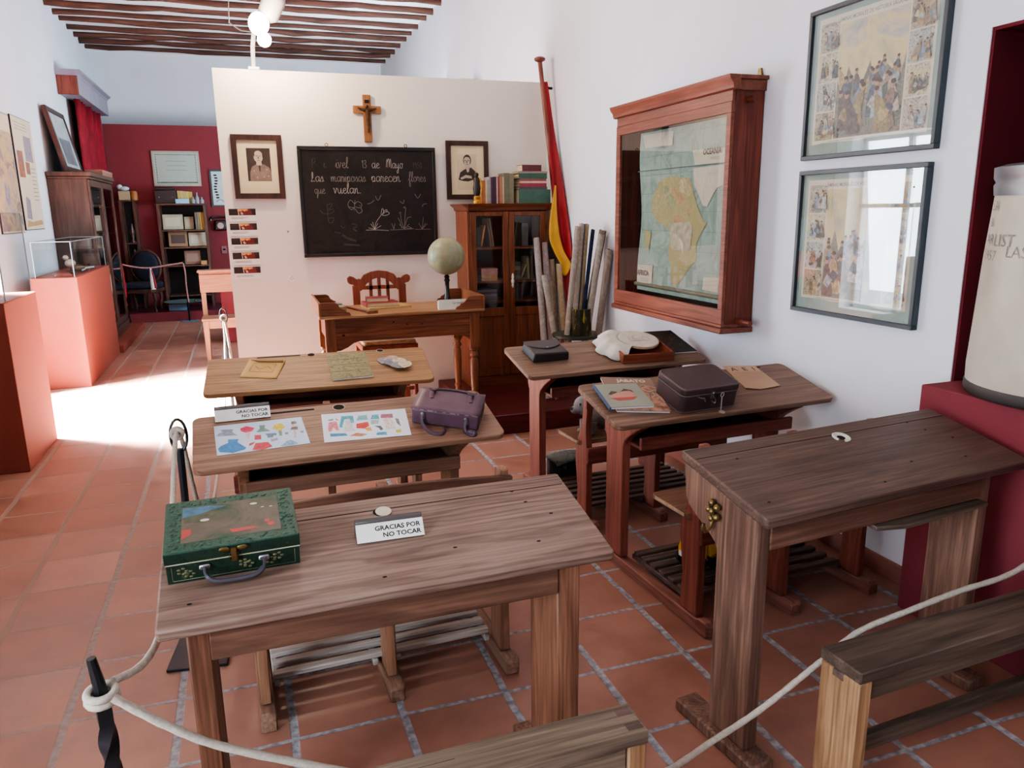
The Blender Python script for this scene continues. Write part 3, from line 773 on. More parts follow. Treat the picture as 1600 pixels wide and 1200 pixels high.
# paper doll sheets
def ic(n, c): return pm('print_' + n, c, 0.6, var=.22, scale=90)
dA = [('#2f7fb5', [(.123,.187),(.161,.181),(.155,.161),(.184,.116),(.178,.104),(.137,.09),(.092,.105),(.087,.129),(.096,.146),(.124,.163)]),
 ('#8a97a6', [(.1,.262),(.146,.256),(.14,.238),(.158,.209),(.084,.217),(.091,.235),(.106,.245)]),
 ('#c7375c', [(.17,.256),(.193,.27),(.222,.25),(.212,.227),(.188,.222),(.172,.235)]), ('#d8c3bd', [(.188,.222),(.205,.226),(.199,.175),(.187,.173)]),
 ('#6f9089', [(.24,.266),(.262,.262),(.258,.242),(.278,.214),(.224,.216),(.241,.241)]),
 ('#d9c642', [(.295,.26),(.323,.264),(.333,.231),(.318,.213),(.306,.211),(.287,.23)]), ('#8b9a83', [(.306,.211),(.318,.213),(.317,.173),(.307,.171)]),
 ('#d8c3bd', [(.361,.261),(.375,.263),(.378,.237),(.378,.2),(.371,.197),(.367,.147),(.359,.146),(.362,.199),(.349,.207),(.361,.235)]),
 ('#8b8a80', [(.36,.268),(.376,.27),(.38,.252),(.37,.246),(.358,.25)]), ('#9a9c98', [(.35,.205),(.378,.204),(.38,.226),(.356,.226)]),
 ('#c2545a', [(.218,.196),(.242,.194),(.24,.161),(.216,.163)]), ('#5f7f9a', [(.257,.199),(.297,.196),(.297,.178),(.285,.181),(.284,.166),(.264,.167),(.263,.183)]),
 ('#c4454f', [(.218,.139),(.262,.139),(.276,.103),(.238,.087),(.203,.095)]), ('#c4454f', [(.196,.142),(.219,.15),(.206,.13),(.194,.125)]),
 ('#8fa9c4', [(.33,.131),(.345,.133),(.371,.104),(.345,.091),(.304,.098)]), ('#9aa4a6', [(.271,.154),(.298,.16),(.299,.146),(.276,.137)]),
 ('#8a9096', [(.328,.19),(.34,.192),(.341,.178),(.329,.177)]), ('#8a9096', [(.385,.19),(.397,.192),(.397,.178),(.386,.177)])]
sheet(F_D2, [(.082,.084),(.411,.097),(.402,.297),(.077,.293)], 'paper_doll_sheet', 'bluish sheet of printed paper doll dresses, left one on the tan desk', 'paper', pm('bluish_paper', '#c9d8ea', 0.6, var=.05, scale=8), [(ic('A%d' % i, c), p) for i, (c, p) in enumerate(dA)])
dB = [('#d47f86', [(.498,.231),(.53,.232),(.529,.162),(.519,.164),(.511,.192),(.498,.159),(.488,.166)]), ('#3fa3b5', [(.555,.268),(.6,.264),(.596,.21),(.582,.208),(.583,.245),(.561,.239),(.543,.18),(.533,.187)]),
 ('#dcd8d8', [(.564,.244),(.588,.241),(.585,.207),(.587,.144),(.543,.149),(.561,.207)]), ('#7fb5b8', [(.621,.259),(.654,.258),(.652,.22),(.606,.222)]), ('#4f9fb8', [(.675,.253),(.7,.253),(.697,.215),(.663,.221)]),
 ('#a5647a', [(.711,.251),(.757,.247),(.753,.214),(.704,.223)]), ('#e3d3cc', [(.707,.222),(.742,.217),(.746,.183),(.745,.13),(.705,.134),(.713,.185)]), ('#c9403f', [(.602,.198),(.649,.204),(.648,.172),(.626,.156),(.596,.165)]),
 ('#d9a04a', [(.626,.158),(.651,.163),(.651,.135),(.635,.134)]), ('#a9bdb4', [(.661,.212),(.694,.21),(.686,.18),(.658,.181)]), ('#5a5f72', [(.666,.168),(.692,.163),(.697,.135),(.684,.128),(.681,.149)]),
 ('#2f86ad', [(.491,.147),(.549,.137),(.555,.118),(.49,.125)]), ('#c07a5a', [(.56,.114),(.59,.131),(.631,.114),(.605,.101)]), ('#3f93bb', [(.669,.118),(.703,.114),(.702,.092),(.66,.099)]),
 ('#c9c644', [(.742,.12),(.764,.121),(.76,.098),(.74,.1)]), ('#8d8d90', [(.501,.252),(.521,.256),(.518,.243),(.5,.242)]), ('#8d8d90', [(.529,.257),(.542,.24),(.529,.243)]), ('#7d8078', [(.76,.21),(.772,.2),(.768,.14),(.758,.17)])]
sheet(F_D2, [(.462,.09),(.793,.072),(.817,.277),(.48,.30)], 'paper_doll_sheet', 'white sheet of printed paper dolls beside the purple satchel', 'paper', PAPER, [(ic('B%d' % i, c), p) for i, (c, p) in enumerate(dB)])

# purple satchel
t = thing('satchel', 'worn purple leather satchel with loose straps on the tan desk', 'bag', F_D2.at(.975, .178, -27))
PUR = pm('worn_purple_leather', '#5a4150', 0.45, var=.18, scale=14, bmp=.1); PURD = pm('purple_leather_edge', '#4d3745', 0.5, var=.2)
PALE = pm('scuffed_edge', '#8f7c78', 0.7)
b = MB(PUR); b.box(-.135, .135, -.088, .092, 0, .068); bd = b.build('bag_body', t, bev=.008, seg=3)
b = MB(PURD); b.box(.129, .1362, -.08, .084, .006, .062); b.build('gusset', bd, bev=.003)
b = MB(PUR); b.grid(lambda u, v: (-.137 + .274 * u, -.092 + .186 * v, .0705 + .004 * math.sin(PI * v)), 8, 8)
b.build('flap', t, solid=.004)
b = MB(PALE)
for k in range(9):
    x = -.13 + k * .03; b.box(x, x + .006 + .008 * (k % 3), -.0945, -.0915, .0690, .0715)
b.build('scuff', bd, smooth=0)
b = MB(PURD)
for x in (-.075, .085):
    b.tube(smooth_pts([(x, .07, .078), (x - .004, .045, .081), (x - .002, .02, .0785), (x + .004, .0, .078)], 4), .009, 6, flat=.3)
    b.tube(smooth_pts([(x - .02, .066, .085), (x, .055, .085), (x + .016, .072, .086)], 4), .006, 6, flat=.4)
b.tube(smooth_pts([(-.075, .078, .077), (-.03, .092, .076), (.04, .090, .077), (.085, .078, .077)], 5), .006, 6, flat=.5)
b.build('carrying_strap', t)
b = MB(PURD)
b.tube(smooth_pts([(-.09, -.092, .052), (-.092, -.102, .035), (-.08, -.115, .012), (-.04, -.15, .005), (.0, -.15, .005), (.01, -.115, .006), (-.005, -.095, .008)], 5), .0075, 6, flat=.35)
b.build('closing_strap', t); b = MB(PURD)
b.tube(smooth_pts([(.085, -.092, .048), (.082, -.102, .03), (.09, -.115, .008), (.12, -.13, .006), (.135, -.115, .010), (.115, -.105, .014), (.10, -.12, .018), (.13, -.128, .02)], 5), .0075, 6, flat=.35)
b.build('closing_strap', t)
for x in (-.09, .085):
    b = MB(STEEL); b.lathe([(.009, 0), (.009, .004), (.004, .006), (0, .006)], (0, 0, 0), 12, T((x, -.0905, .050)) @ RX(PI / 2)); b.tube([(x - .009, -.095, .048), (x - .009, -.098, .034), (x + .009, -.098, .034), (x + .009, -.095, .048)], .0018, 6); b.build('buckle', t)

# third desk on the left: envelope, comic, wallet of cut-outs
t = thing('envelope', 'buff paper envelope with a printed frame, on the honey coloured desk', 'envelope', F_D3.at(.285, .252, -13))
b = MB(pm('buff_paper', '#c9a468', 0.75, var=.1)); b.grid(lambda u, v: (-.095 + .19 * u, -.105 + .21 * v, .002 + .006 * abs(math.sin(3 * u + 2 * v)) * v), 8, 8); b.build('pouch', t, solid=.002)
b = MB(pm('buff_print', '#a07c48', 0.75)); b.tube([(-.06, -.05, .009), (.06, -.05, .009), (.06, .045, .010), (-.06, .045, .010)], .0022, 6, closed=True, flat=.4); b.tube(smooth_pts([(-.04, .01, .011), (-.01, -.02, .011), (.02, .012, .011), (.045, -.015, .011)], 4), .0025, 6, flat=.4); b.build('printed_frame', t)
b = MB(pm('buff_dark', '#8f6d40', 0.75)); b.poly([(-.09, .092, .0095), (.085, .10, .0095), (.092, .068, .011), (-.05, .07, .011)]); b.build('open_flap', t, solid=.0015)
t = thing('comic_book', 'olive patterned booklet lying flat on the honey coloured desk', 'book', F_D3.at(.733, .215, 3))
b = MB(PAPER); b.box(-.105, .105, -.152, .152, .001, .008); b.build('pages', t)
b = MB(picture('olive_engraving', ['#3f4030', '#6d6a48', '#8c8560', '#5c5d44', '#99906c'], 16, 7, 0.5, 2)); b.prism([(-.108, -.155), (.104, -.152), (.108, .15), (.095, .157), (-.106, .155)], 'Z', .008, .0098)
b.mat(pm('olive_dark_line', '#45432f', 0.6))
for y in (-.07, .01, .075): b.box(-.095, .09, y, y + .003, .0095, .0102)
b.build('cover', t)
t = thing('paper_cutouts', 'small crumpled pile of grey and pink paper cut-outs on the honey desk', 'paper', F_D3.at(.97, .215, 20))
for k, (x, y, a, c) in enumerate(((-.03, .05, .4, '#8e8a96'), (.012, .045, -.5, '#b79a90'), (-.015, .0, .9, '#7f7f8a'), (.025, -.015, .2, '#c9b5a5'), (.0, -.06, -.7, '#8a8f95'), (.03, -.075, .5, '#cbbd9f'))):
    b = MB(pm('cutout_%d' % k, c, 0.6, var=.25, scale=50), T((x, y, .003 + .0035 * k)) @ RZ(a) @ RX(.05)); b.prism(smooth_pts([(-.04, -.02), (.01, -.035), (.045, -.01), (.03, .03), (-.02, .032), (-.04, -.02)], 3)[:-1], 'Z', 0, .002); b.build('cutout', t)

# second desk on the right: suitcase, books
t = thing('suitcase', 'small dark brown suitcase with a key and round tag on the red legged desk', 'suitcase', F_DR2.at(.473, .142, 1.5))
LE = pm('dark_brown_leather', '#3f2f31', 0.42, var=.12, scale=18, bmp=.1); LES = pm('leather_seam', '#6a5552', 0.5)
b = MB(LE); b.prism(rrect(-.152, .152, -.105, .105, .028), 'Z', .001, .082); bd = b.build('case_body', t, bev=.004)
b = MB(LE); b.prism(rrect(-.154, .154, -.107, .107, .029), 'Z', .083, .112); b.build('lid', t, bev=.005, seg=2)
b = MB(LES)
for z, o in ((.0825, .154), (.112, .150), (.004, .1525)): b.tube([(x, y * 1.0, z) for x, y in rrect(-o, o, -o + .047, o - .047, .028)], .0022, 6, closed=True)
b.build('piping', t)
b = MB(STEEL); b.box(-.007, .007, -.113, -.107, .06, .095); b.ball((0, -.113, .088), .005, 8, 6)
b.tube(smooth_pts([(.0, -.112, .075), (.014, -.118, .055), (.012, -.118, .04), (-.004, -.116, .052)], 4), .003, 6); b.build('latch', t)
b = MB(pm('worn_handle_mount', '#5c4c4c', 0.5)); b.tube(smooth_pts([(-.075, -.108, .075), (-.06, -.114, .07), (-.045, -.114, .068), (-.035, -.112, .05)], 4), .004, 6); b.build('handle_stub', t)
b = MB(pm('pale_key_metal', '#a8a196', .4, .1)); b.tube([(.052 + .008 * math.cos(a * .7), -.111, .072 + .011 * math.sin(a * .7)) for a in range(9)], .0016, 6, closed=True); b.tube([(.052, -.112, .062), (.049, -.126, .006)], .0022, 6); b.lathe([(.014, 0), (.014, .0025), (0, .0025)], (.047, -.138, .0008), 16); b.build('key_tag', t, label='metal key with a round tag')
sk = lambda n, st, sc, sd: picture(n, st, sc, sd, 0.4, 1.5)
t = thing('comic_book', 'brown illustrated comic titled JABATO under the pale picture book', 'book', F_DR2.at(.215, .236, -15))
b = MB(PAPER); b.box(-.118, .116, -.158, .158, .0005, .007); b.build('pages', t)
b = MB(pm('comic_brown', '#83685a', 0.4)); b.box(-.12, .12, -.16, .16, .007, .009)
b.mat(sk('comic_figures', ['#4a3a33', '#8f6a58', '#c08d78', '#5f5a50', '#9b8c6d'], 14, 2)).poly([(-.118, -.158, .0094), (.118, -.158, .0094), (.118, .06, .0094), (.06, .09, .0094), (.0, .03, .0094), (-.05, -.02, .0094), (-.118, .02, .0094)])
b.mat(pm('pale_title', '#c8bca8', 0.5)).text('JABATO', .038, T((-.05, .112, .0098)), bold=.0015)
b.build('cover', t, smooth=0)
t = thing('picture_book', 'pale grey-green thin book with two printed faces, topmost of two books', 'book', F_DR2.at(.145, .213, -8, .0108))
b = MB(PAPER); b.box(-.098, .101, -.103, .103, .001, .010); b.build('pages', t)
b = MB(pm('sage_cover', '#8f9384', 0.35)); b.box(-.104, .102, -.106, .106, .010, .012)
b.mat(pm('skin_print', '#c08a7a', 0.4)).disc((-.01, -.01, .0124), .06, 20, sy=.5); b.disc((-.04, .012, .0125), .025, 16); b.disc((.025, .022, .0125), .03, 16)
b.mat(pm('red_print', '#a8473f', 0.4)).prism([(-.07, -.025), (.055, -.02), (.07, -.008), (.03, -.045), (-.04, -.05)], 'Z', .0123, .0126)
b.mat(pm('hair_print', '#4a3d3a', 0.4)).poly([(-.068, .012, .0127), (-.045, .038, .0127), (-.018, .03, .0127), (-.03, .018, .0127), (-.06, .002, .0127)]); b.poly([(-.005, .03, .0128), (.022, .056, .0128), (.052, .04, .0128), (.056, .015, .0128), (.04, .035, .0128), (.015, .034, .0128)])
b.build('cover', t, smooth=0)
b = MB(pm('blue_spine', '#46597a', 0.4)); b.box(-.1062, -.0985, -.107, .107, 0, .0122); t and b.build('spine', t)
t = thing('exercise_book', 'buff paper reader with the letters A E I, behind the suitcase', 'book', F_DR2.at(.888, .272, -8))
b = MB(pm('buff_reader', '#a98c74', 0.7, var=.07)); b.prism([(-.092, -.11), (-.02, -.128), (.1, -.10), (.088, .118), (-.085, .122)], 'Z', .003, .0055)
b.mat(pm('buff_reader_panel', '#b59a82', 0.7)).poly([(-.075, .055, .0058), (.085, .058, .0058), (.083, .112, .0058), (-.075, .112, .0058)])
b.mat(pm('dark_red_ink', '#5d2a26', 0.6)).text('A  E  I', .05, T((-.066, .065, .0062)), bold=.001, sx=1.05)
b.mat(GREYINK)
for k in range(3): b.ribbon([(-.03 + .01 * (k == 1), -.01 - .016 * k), (.05 - .01 * (k == 1), -.008 - .016 * k)], .003, T((0, 0, .006)))
b.build('cover', t, smooth=0)
b = MB(PAPER); b.prism([(-.088, -.105), (-.02, -.122), (.094, -.096), (.084, .114), (-.08, .118)], 'Z', .0004, .003); b.build('pages', t)

# third desk on the right: purse, hoop, slate
t = thing('purse', 'flat black leather purse with a scalloped flap on the right rear desk', 'bag', F_DR3.at(.2, .248, 0))
b = MB(pm('black_leather', '#2b2626', 0.45, var=.1, scale=20)); b.prism([(-.112, 0), (.112, 0), (.108, .05), (-.104, .055)], 'Y', -.085, .085); b.build('bag_body', t, bev=.008, seg=2)
b = MB(pm('black_leather_flap', '#342d2d', 0.4, var=.1, scale=20)); b.prism([(-.106, .088)] + [(-.106 + .212 * k / 12, .03 - .055 * math.sin(PI * k / 12) ** .8) for k in range(13)] + [(.106, .088)], 'Z', .0535, .0575); b.build('flap', t, bev=.002)
b = MB(STEEL); b.ball((0, -.018, .058), .007, 10, 6, (1, 1, .6)); b.build('snap', t)
b = MB(pm('bone_tag', '#cdb592', 0.6)); b.prism(smooth_pts([(-.028, 0), (-.01, -.02), (.02, -.018), (.03, .002), (.008, .02), (-.02, .017), (-.028, 0)], 3)[:-1], 'Z', 0, .003)
b.mat(HOLE).disc((.004, 0, .0033), .006, 10)
solo(b, 'paper_tag', 'tiny cream paper tag on the right rear desk beside the linen', 'tag', F_DR3.at(.59, .355))
t = thing('sewing_box', 'reddish wooden tray holding the embroidery hoop on the right rear desk', 'box', F_DR3.at(.77, .168, -4))
WB = wood('reddish_tray', '#8f4f3a', '#6f3526', 'X', rough=.5)
b = MB(WB)
b.box(-.165, .165, -.13, -.118, 0, .052); b.build('side_panel', t, bev=.002)
b = MB(WB); b.box(-.165, .165, .118, .13, 0, .052); b.build('side_panel', t, bev=.002)
b = MB(WB); b.box(-.165, -.153, -.118, .118, 0, .052); b.build('end_panel', t, bev=.002)
b = MB(WB); b.box(.153, .165, -.118, .118, 0, .052); b.build('end_panel', t, bev=.002)
b = MB(WB); b.box(-.153, .153, -.118, .118, 0, .006); b.build('tray_bottom', t)
t = thing('embroidery_hoop', 'round hoop stretching white linen with a stitched house outline, on the wooden tray', 'embroidery', F_DR3.at(.79, .225, -4, .054))
LIN = pm('white_linen', '#cfc9bf', 0.9, var=.06, scale=30, bmp=.1)
b = MB(W_ENDG); b.lathe([(.118, 0), (.125, 0), (.125, .012), (.118, .012)], seg=36); b.build('hoop_ring', t)
b = MB(LIN); b.lathe([(.121, .009), (.121, .0135), (0, .0135)], seg=36); b.build('stretched_cloth', t)
b = MB(GREYINK)
for st in ([(-.06, -.03), (-.058, .02), (-.035, .028), (-.03, .0), (.03, -.005), (.035, .022), (.065, .015), (.062, -.035), (-.06, -.03)], [(-.03, .0), (-.02, .04), (.01, .05)], [(-.04, -.03), (-.03, -.02), (-.015, -.03), (0, -.02), (.015, -.03), (.03, -.02), (.045, -.032)]): b.ribbon(st, .003, T((0, 0, .0142)))
b.build('stitched_outline', t, smooth=0)
b = MB(LIN)
def drape(u, v):
    a = PI * (.66 + .62 * u); r0 = .122; q = v
    fold = math.sin(u * 24) * .012 * q + math.sin(u * 9 + 1) * .010 * q
    rr = r0 + (.115 + .03 * math.sin(u * PI)) * q + fold
    zc = .012 - .004 * q if q < .5 else .010 - .060 * ((q - .5) / .5) ** 1.3
    return (rr * math.cos(a), rr * math.sin(a) * .95, zc + .008 * abs(math.sin(u * 14)) * q)
b.grid(drape, 40, 8); b.build('loose_cloth', t, solid=.002, smooth=80)
b = MB(INK)
for x, y, z in ((-.115, -.07, .004), (-.125, -.055, .0), (-.11, -.09, .002)): b.ball((x, y, z), .011, 8, 6, (1.4, .6, .6))
b.build('dark_thread', t)
t = thing('slate_book', 'large dark old book with faint pictures at the right end of the rear desk', 'book', F_DR3.at(1.045, .265, -3))
b = MB(PAPER); b.box(-.095, .099, -.155, .155, .001, .010); b.build('pages', t)
b = MB(picture('dark_book_cover', ['#1f1c1c', '#2b2827', '#383431', '#262322', '#6b6158'], 22, 9, 0.5, 1)); b.box(-.1, .1, -.16, .16, .010, .013)
b.mat(pm('faint_gold', '#6f6452', 0.6))
for x, y in ((-.05, .05), (.03, .02), (.05, -.06), (-.02, -.04)): b.ribbon([(x + .018 * math.cos(k), y + .018 * math.sin(k * 1.3)) for k in range(8)], .002, T((0, 0, .0134)))
b.ribbon([(-.075, .12), (.06, .12), (.06, .14), (-.075, .14), (-.075, .12)], .002, T((0, 0, .0134)))
b.build('cover', t, smooth=0)

# things underneath the right desks
t = thing('toy_truck', 'yellow toy tipper truck standing on the footrest slats under the suitcase desk', 'toy', T((1.93, 2.66, .094)) @ RZ(R(188)))
YE = pm('yellow_tin', '#d9a21c', 0.35, var=.06)
b = MB(YE); b.box(-.02, .16, -.055, .055, .035, .047); b.build('chassis', t, bev=.003)
b = MB(YE); b.prism([(-.01, .05), (.15, .05), (.165, .135), (-.02, .135)], 'Y', -.062, .062); b.build('tipper_bed', t, bev=.003)
b = MB(YE); b.prism([(.165, .04), (.235, .04), (.235, .085), (.215, .13), (.165, .13)], 'Y', -.055, .055); cb = b.build('cab', t, bev=.004)
b = MB(WHITE); b.box(.2352, .237, -.045, .045, .045, .07); b.build('bumper', cb)
for x in (.025, .125, .205):
    for y in (-.062, .046):
        b = MB(pm('toy_rubber', '#1b1a1c', 0.7)); b.lathe([(0, 0), (.035, 0), (.035, .016), (0, .016)], (0, 0, 0), 18, T((x, y + .016, .035)) @ RX(PI / 2)); w = b.build('wheel', t)
        b = MB(STEEL); b.lathe([(.012, -.001), (.012, .017), (0, .017)], (0, 0, 0), 12, T((x, y + .016, .035)) @ RX(PI / 2)); b.build('hub', w)
t = thing('toy_dog', 'grey toy dog with a light muzzle on the seat of the right rear desk', 'toy', T((1.66, 3.52, .465)) @ RZ(R(195)))
GG = pm('grey_plush', '#8b8888', 0.9, var=.15, scale=40); DGY = pm('dark_plush', '#3c3a3d', 0.9)
b = MB(GG); b.ball((-.05, 0, .085), .07, sc=(1.4, .8, .8)); 
for x, y in ((.02, -.035), (.02, .035), (-.11, -.035), (-.11, .035)): b.tube([(x, y, .07), (x + .005, y, .012)], [.024, .020], 8); b.ball((x + .015, y, .014), .022, 8, 6, (1.3, 1, .7))
b.ball((.06, 0, .16), .05, sc=(1, .9, 1)); b.ball((.105, 0, .145), .027, sc=(1.2, .9, .8)); b.build('dog_body', t, smooth=60)
b = MB(DGY); b.ball((.13, 0, .152), .01, 8, 6); b.ball((.095, -.025, .175), .007, 8, 6); b.ball((.095, .025, .175), .007, 8, 6)
for y in (-.045, .045): b.ball((.045, y, .165), .03, 8, 6, (.5, .35, 1.2))
b.build('dog_face', t)
b = MB(GG); b.tube(smooth_pts([(-.14, 0, .10), (-.18, 0, .13), (-.19, 0, .18)], 4), [.014] * 8 + [.008], 8); b.build('tail', t)
t = thing('lunch_bag', 'black bag with grey flecked flap on the floor under the right rear desk', 'bag', T((1.745, 3.99, .0)) @ RZ(R(5)))
b = MB(pm('black_canvas', '#1d1b1d', 0.8)); b.prism(rrect(-.125, .105, -.08, .08, .02), 'Z', 0.001, .17); b.build('bag_body', t, bev=.008)
b = MB(picture('grey_flecked_cloth', ['#3c3d3b', '#565852', '#6b6d66', '#494a46'], 30, 4, .8)); b.grid(lambda u, v: (-.132 + .244 * u, -.085 + .17 * v, .174 + .016 * math.sin(PI * u) - .012 * (v < .1)), 8, 8); b.build('flap', t, solid=.006)
b = MB(STEEL)
for x in (-.08, .06): b.box(x - .008, x + .008, -.0895, -.084, .14, .158)
b.build('fastener', t)
# ------------------------------------------------------------------ teacher's corner
# table with scrolled gallery boards at both ends; stands in front of the platform, partly on it
TX0, TX1, TY0, TY1, TZ = .455, 1.665, 5.40, 6.02, .915
t = thing('teacher_table', 'brown teacher table with scrolled side boards in front of the blackboard', 'table', ((TX0 + TX1) / 2, (TY0 + TY1) / 2, 0))
m = MB(W_TTOP); m.box(TX0, TX1, TY0, TY1, TZ - .022, TZ); m.build('tabletop', t, world=True, bev=.005)
m = MB(W_TDESK)
ap = [(TX0 + .06, TZ - .022), (TX0 + .06, TZ - .26)] + [(TX0 + .14, TZ - .255), (TX0 + .19, TZ - .235), (TX0 + .235, TZ - .205), (TX0 + .27, TZ - .195), (TX1 - .20, TZ - .195), (TX1 - .15, TZ - .21), (TX1 - .115, TZ - .235), (TX1 - .10, TZ - .29), (TX1 - .06, TZ - .30), (TX1 - .06, TZ - .022)]
m.prism(ap, 'Y', TY0 + .04, TY0 + .06)
m.mat(HOLE)
for x, z, r in ((.62, .77, .011), (.98, .845, .008), (1.08, .825, .007), (1.19, .82, .007)):
    m.disc((0, 0, 0), r, 10, T((x, TY0 + .0393, z)) @ RX(PI / 2), sy=.7)
m.build('front_apron', t, world=True, bev=.003)
m = MB(W_TDESK); m.box(TX0 + .06, TX1 - .06, TY1 - .06, TY1 - .04, TZ - .18, TZ - .022); m.build('back_apron', t, world=True)
for x in (TX0 + .055, TX1 - .075):
    m = MB(W_TDESK); m.box(x, x + .02, TY0 + .07, TY1 - .07, TZ - .18, TZ - .022); m.build('side_apron', t, world=True)
z0 = .0
for i, (x, y) in enumerate(((TX0 + .075, TY0 + .065), (TX1 - .075, TY0 + .065), (TX0 + .075, TY1 - .065), (TX1 - .075, TY1 - .065))):
    z0 = .1505 if x > 1.5 else .0005
    m = MB(W_TLEG)
    m.box(x - .036, x + .036, y - .034, y + .034, TZ - .30, TZ - .0225)
    k = TZ - .30
    m.lathe([(.030, k), (.036, k - .015), (.022, k - .03), (.034, k - .05), (.036, k - .065), (.02, k - .08), (.03, k - .10), (.033, k - .2), (.024, k - .36), (.02, z0 + .09), (.032, z0 + .07), (.022, z0 + .045), (.03, z0 + .02), (.022, z0), (0, z0)], (x, y, 0), 16)
    m.build('leg', t, world=True, bev=.002)
for x0, x1 in ((TX0, TX0 + .018), (TX1 - .018, TX1)):
    m = MB(W_TLEG); m.prism([(TY0 + .005, TZ), (TY1 - .005, TZ), (TY1 - .005, TZ + .10), (TY0 + .005, TZ + .095)], 'X', x0, x1); m.build('gallery_board', t, world=True, bev=.003)
for sx, x0 in ((1, TX0 + .018), (-1, TX1 - .018)):
    for y in (TY0 + .006, TY1 - .022):
        P = [(0, TZ), (0, TZ + .095), (.095, TZ + .095), (.115, TZ + .085), (.128, TZ + .06), (.15, TZ + .045), (.165, TZ + .04), (.175, TZ + .025), (.195, TZ + .02), (.205, TZ)]
        m = MB(W_TDESK); m.prism([(x0 + sx * a, z) for a, z in P], 'Y', y, y + .016); m.build('scroll_bracket', t, world=True, bev=.002)

def book(x, y, z, w, d, h, yaw, col, label, spine=None, pages=True, group=None, name='book', X=None, front=False):
    """lying book: w across, d deep, h thick"""
    t = thing(name, label, 'book', X if X is not None else T((x, y, z)) @ RZ(R(yaw)), group)
    m = MB(pm('page_block', '#cbb894', 0.8, var=.08, scale=50)); m.box(-w / 2 + .0045, w / 2 - .006, -d / 2 + .0045, d / 2 - .004, .003, h - .003); m.build('pages', t)
    m = MB(pm('cover_' + col[1:], col, 0.5, var=.12, scale=25)); m.box(-w / 2, w / 2, -d / 2, d / 2, 0, .003); m.box(-w / 2, w / 2, -d / 2, d / 2, h - .003, h); m.box(-w / 2, w / 2, -d / 2, -d / 2 + .004, .003, h - .003) if front else m.box(-w / 2, -w / 2 + .004, -d / 2, d / 2, .003, h - .003); m.build('cover', t)
    return t
book(.99, 5.78, TZ + .0005, .33, .23, .013, 8, '#b89a66', 'buff folder lying lowest under the red books on the teacher table')
book(.95, 5.80, TZ + .014, .25, .19, .03, 4, '#8c2f33', 'larger red book in the middle of the stack on the teacher table')
book(.93, 5.82, TZ + .0445, .17, .13, .032, -6, '#7d3437', 'small dull red book topmost of the stack on the teacher table')
m = MB(W_REDX); m.box(-.012, .012, -.30, .30, 0, .012); m.mat(W_TLEG).box(-.03, .05, -.315, -.285, .0, .02)
solo(m, 'wooden_ruler', 'long dark wooden ruler lying on the teacher table left of the red books', 'ruler', T((.74, 5.735, TZ + .0005)) @ RZ(R(16)), bev=.002)
t = thing('desk_box', 'small grey-lidded box at the left gallery of the teacher table', 'box', T((.60, 5.74, TZ + .0005)) @ RZ(R(12)))
m = MB(picture('marbled_box', ['#5a5147', '#b5a88e', '#7d715f', '#c9bda2'], 40, 2)); m.box(-.06, .06, -.10, .10, 0, .035); m.build('box_body', t, bev=.002)
m = MB(pm('grey_green_lid', '#7b8078', 0.5)); m.box(-.062, .062, -.0, .102, .035, .047); m.build('lid', t, bev=.002)
# globe
t = thing('globe', 'old pale green globe on a turned black stand at the right of the teacher table', 'globe', (1.455, 5.70, TZ + .0005))
GLB = picture('globe_print', ['#6d776e', '#8a907e', '#948a66', '#7f8776', '#a3946a', '#6f7a72'], 11, 3, .4, 1)
m = MB(GLB); m.ball((0, 0, .375), .142, 32, 20); gl = m.build('sphere', t, smooth=80)
m = MB(pm('globe_lines', '#84886f', .5))
for k in range(6):
    a = k * PI / 6
    m.tube([(.1422 * math.cos(a) * math.cos(q * PI / 20), .1422 * math.sin(a) * math.cos(q * PI / 20), .375 + .1422 * math.sin(q * PI / 20)) for q in range(40)], .0005, 4, closed=True)
for z in (-.07, 0, .07): m.tube([(math.sqrt(.1423 ** 2 - z * z) * math.cos(q * PI / 20), math.sqrt(.1423 ** 2 - z * z) * math.sin(q * PI / 20), .375 + z) for q in range(40)], .0005, 4, closed=True)
m.build('meridian_line', gl)
m = MB(pm('ebonised_stand', '#17161a', .3)); m.lathe([(0, 0), (.055, 0), (.055, .012), (.028, .03), (.024, .04), (.027, .055), (.02, .075), (.016, .14), (.017, .18), (.024, .19), (.016, .205), (.022, .22), (.012, .232), (.01, .236), (0, .236)], seg=20); m.build('stand', t)
t = thing('caption_block', 'white caption block reading La rampa below the globe', 'sign', (1.32, 5.43, TZ + .0005))
m = MB(pm('caption_white', '#d9d3c6', .6)); m.prism([(0, 0), (.045, 0), (.045, .06), (.012, .072)], 'X', 0, .215); f = m.build('block', t)
m = MB(INK); m.text('La rampa', .022, T((.105, .0035, .040)) @ RX(R(80)), 'LEFT'); m.build('lettering', t, smooth=0)

# chair behind the table: the splat back shows
t = thing('chair', 'red-brown chair with a scrolled slatted back behind the teacher table', 'chair', (1.03, 6.16, 0))
for x in (-.19, .19):
    m = MB(W_CHAIR); m.box(x - .03, x + .03, .12, .15, .0, 1.04); m.build('back_post', t, bev=.004)
top = [(-.26, 1.075), (-.245, 1.055), (-.21, 1.045), (-.205, 1.0), (-.15, .995)] + [(-.13, 1.02), (-.10, 1.055), (-.05, 1.088), (.0, 1.10), (.05, 1.088), (.10, 1.055), (.13, 1.02)] + [(.15, .995), (.205, 1.0), (.21, 1.045), (.245, 1.055), (.26, 1.075), (.258, 1.105), (.235, 1.12), (.205, 1.11), (.18, 1.09), (.165, 1.095), (.15, 1.09), (.125, 1.125), (.07, 1.148), (0, 1.158), (-.07, 1.148), (-.125, 1.125), (-.15, 1.09), (-.165, 1.095), (-.18, 1.09), (-.205, 1.11), (-.235, 1.12), (-.258, 1.105)]
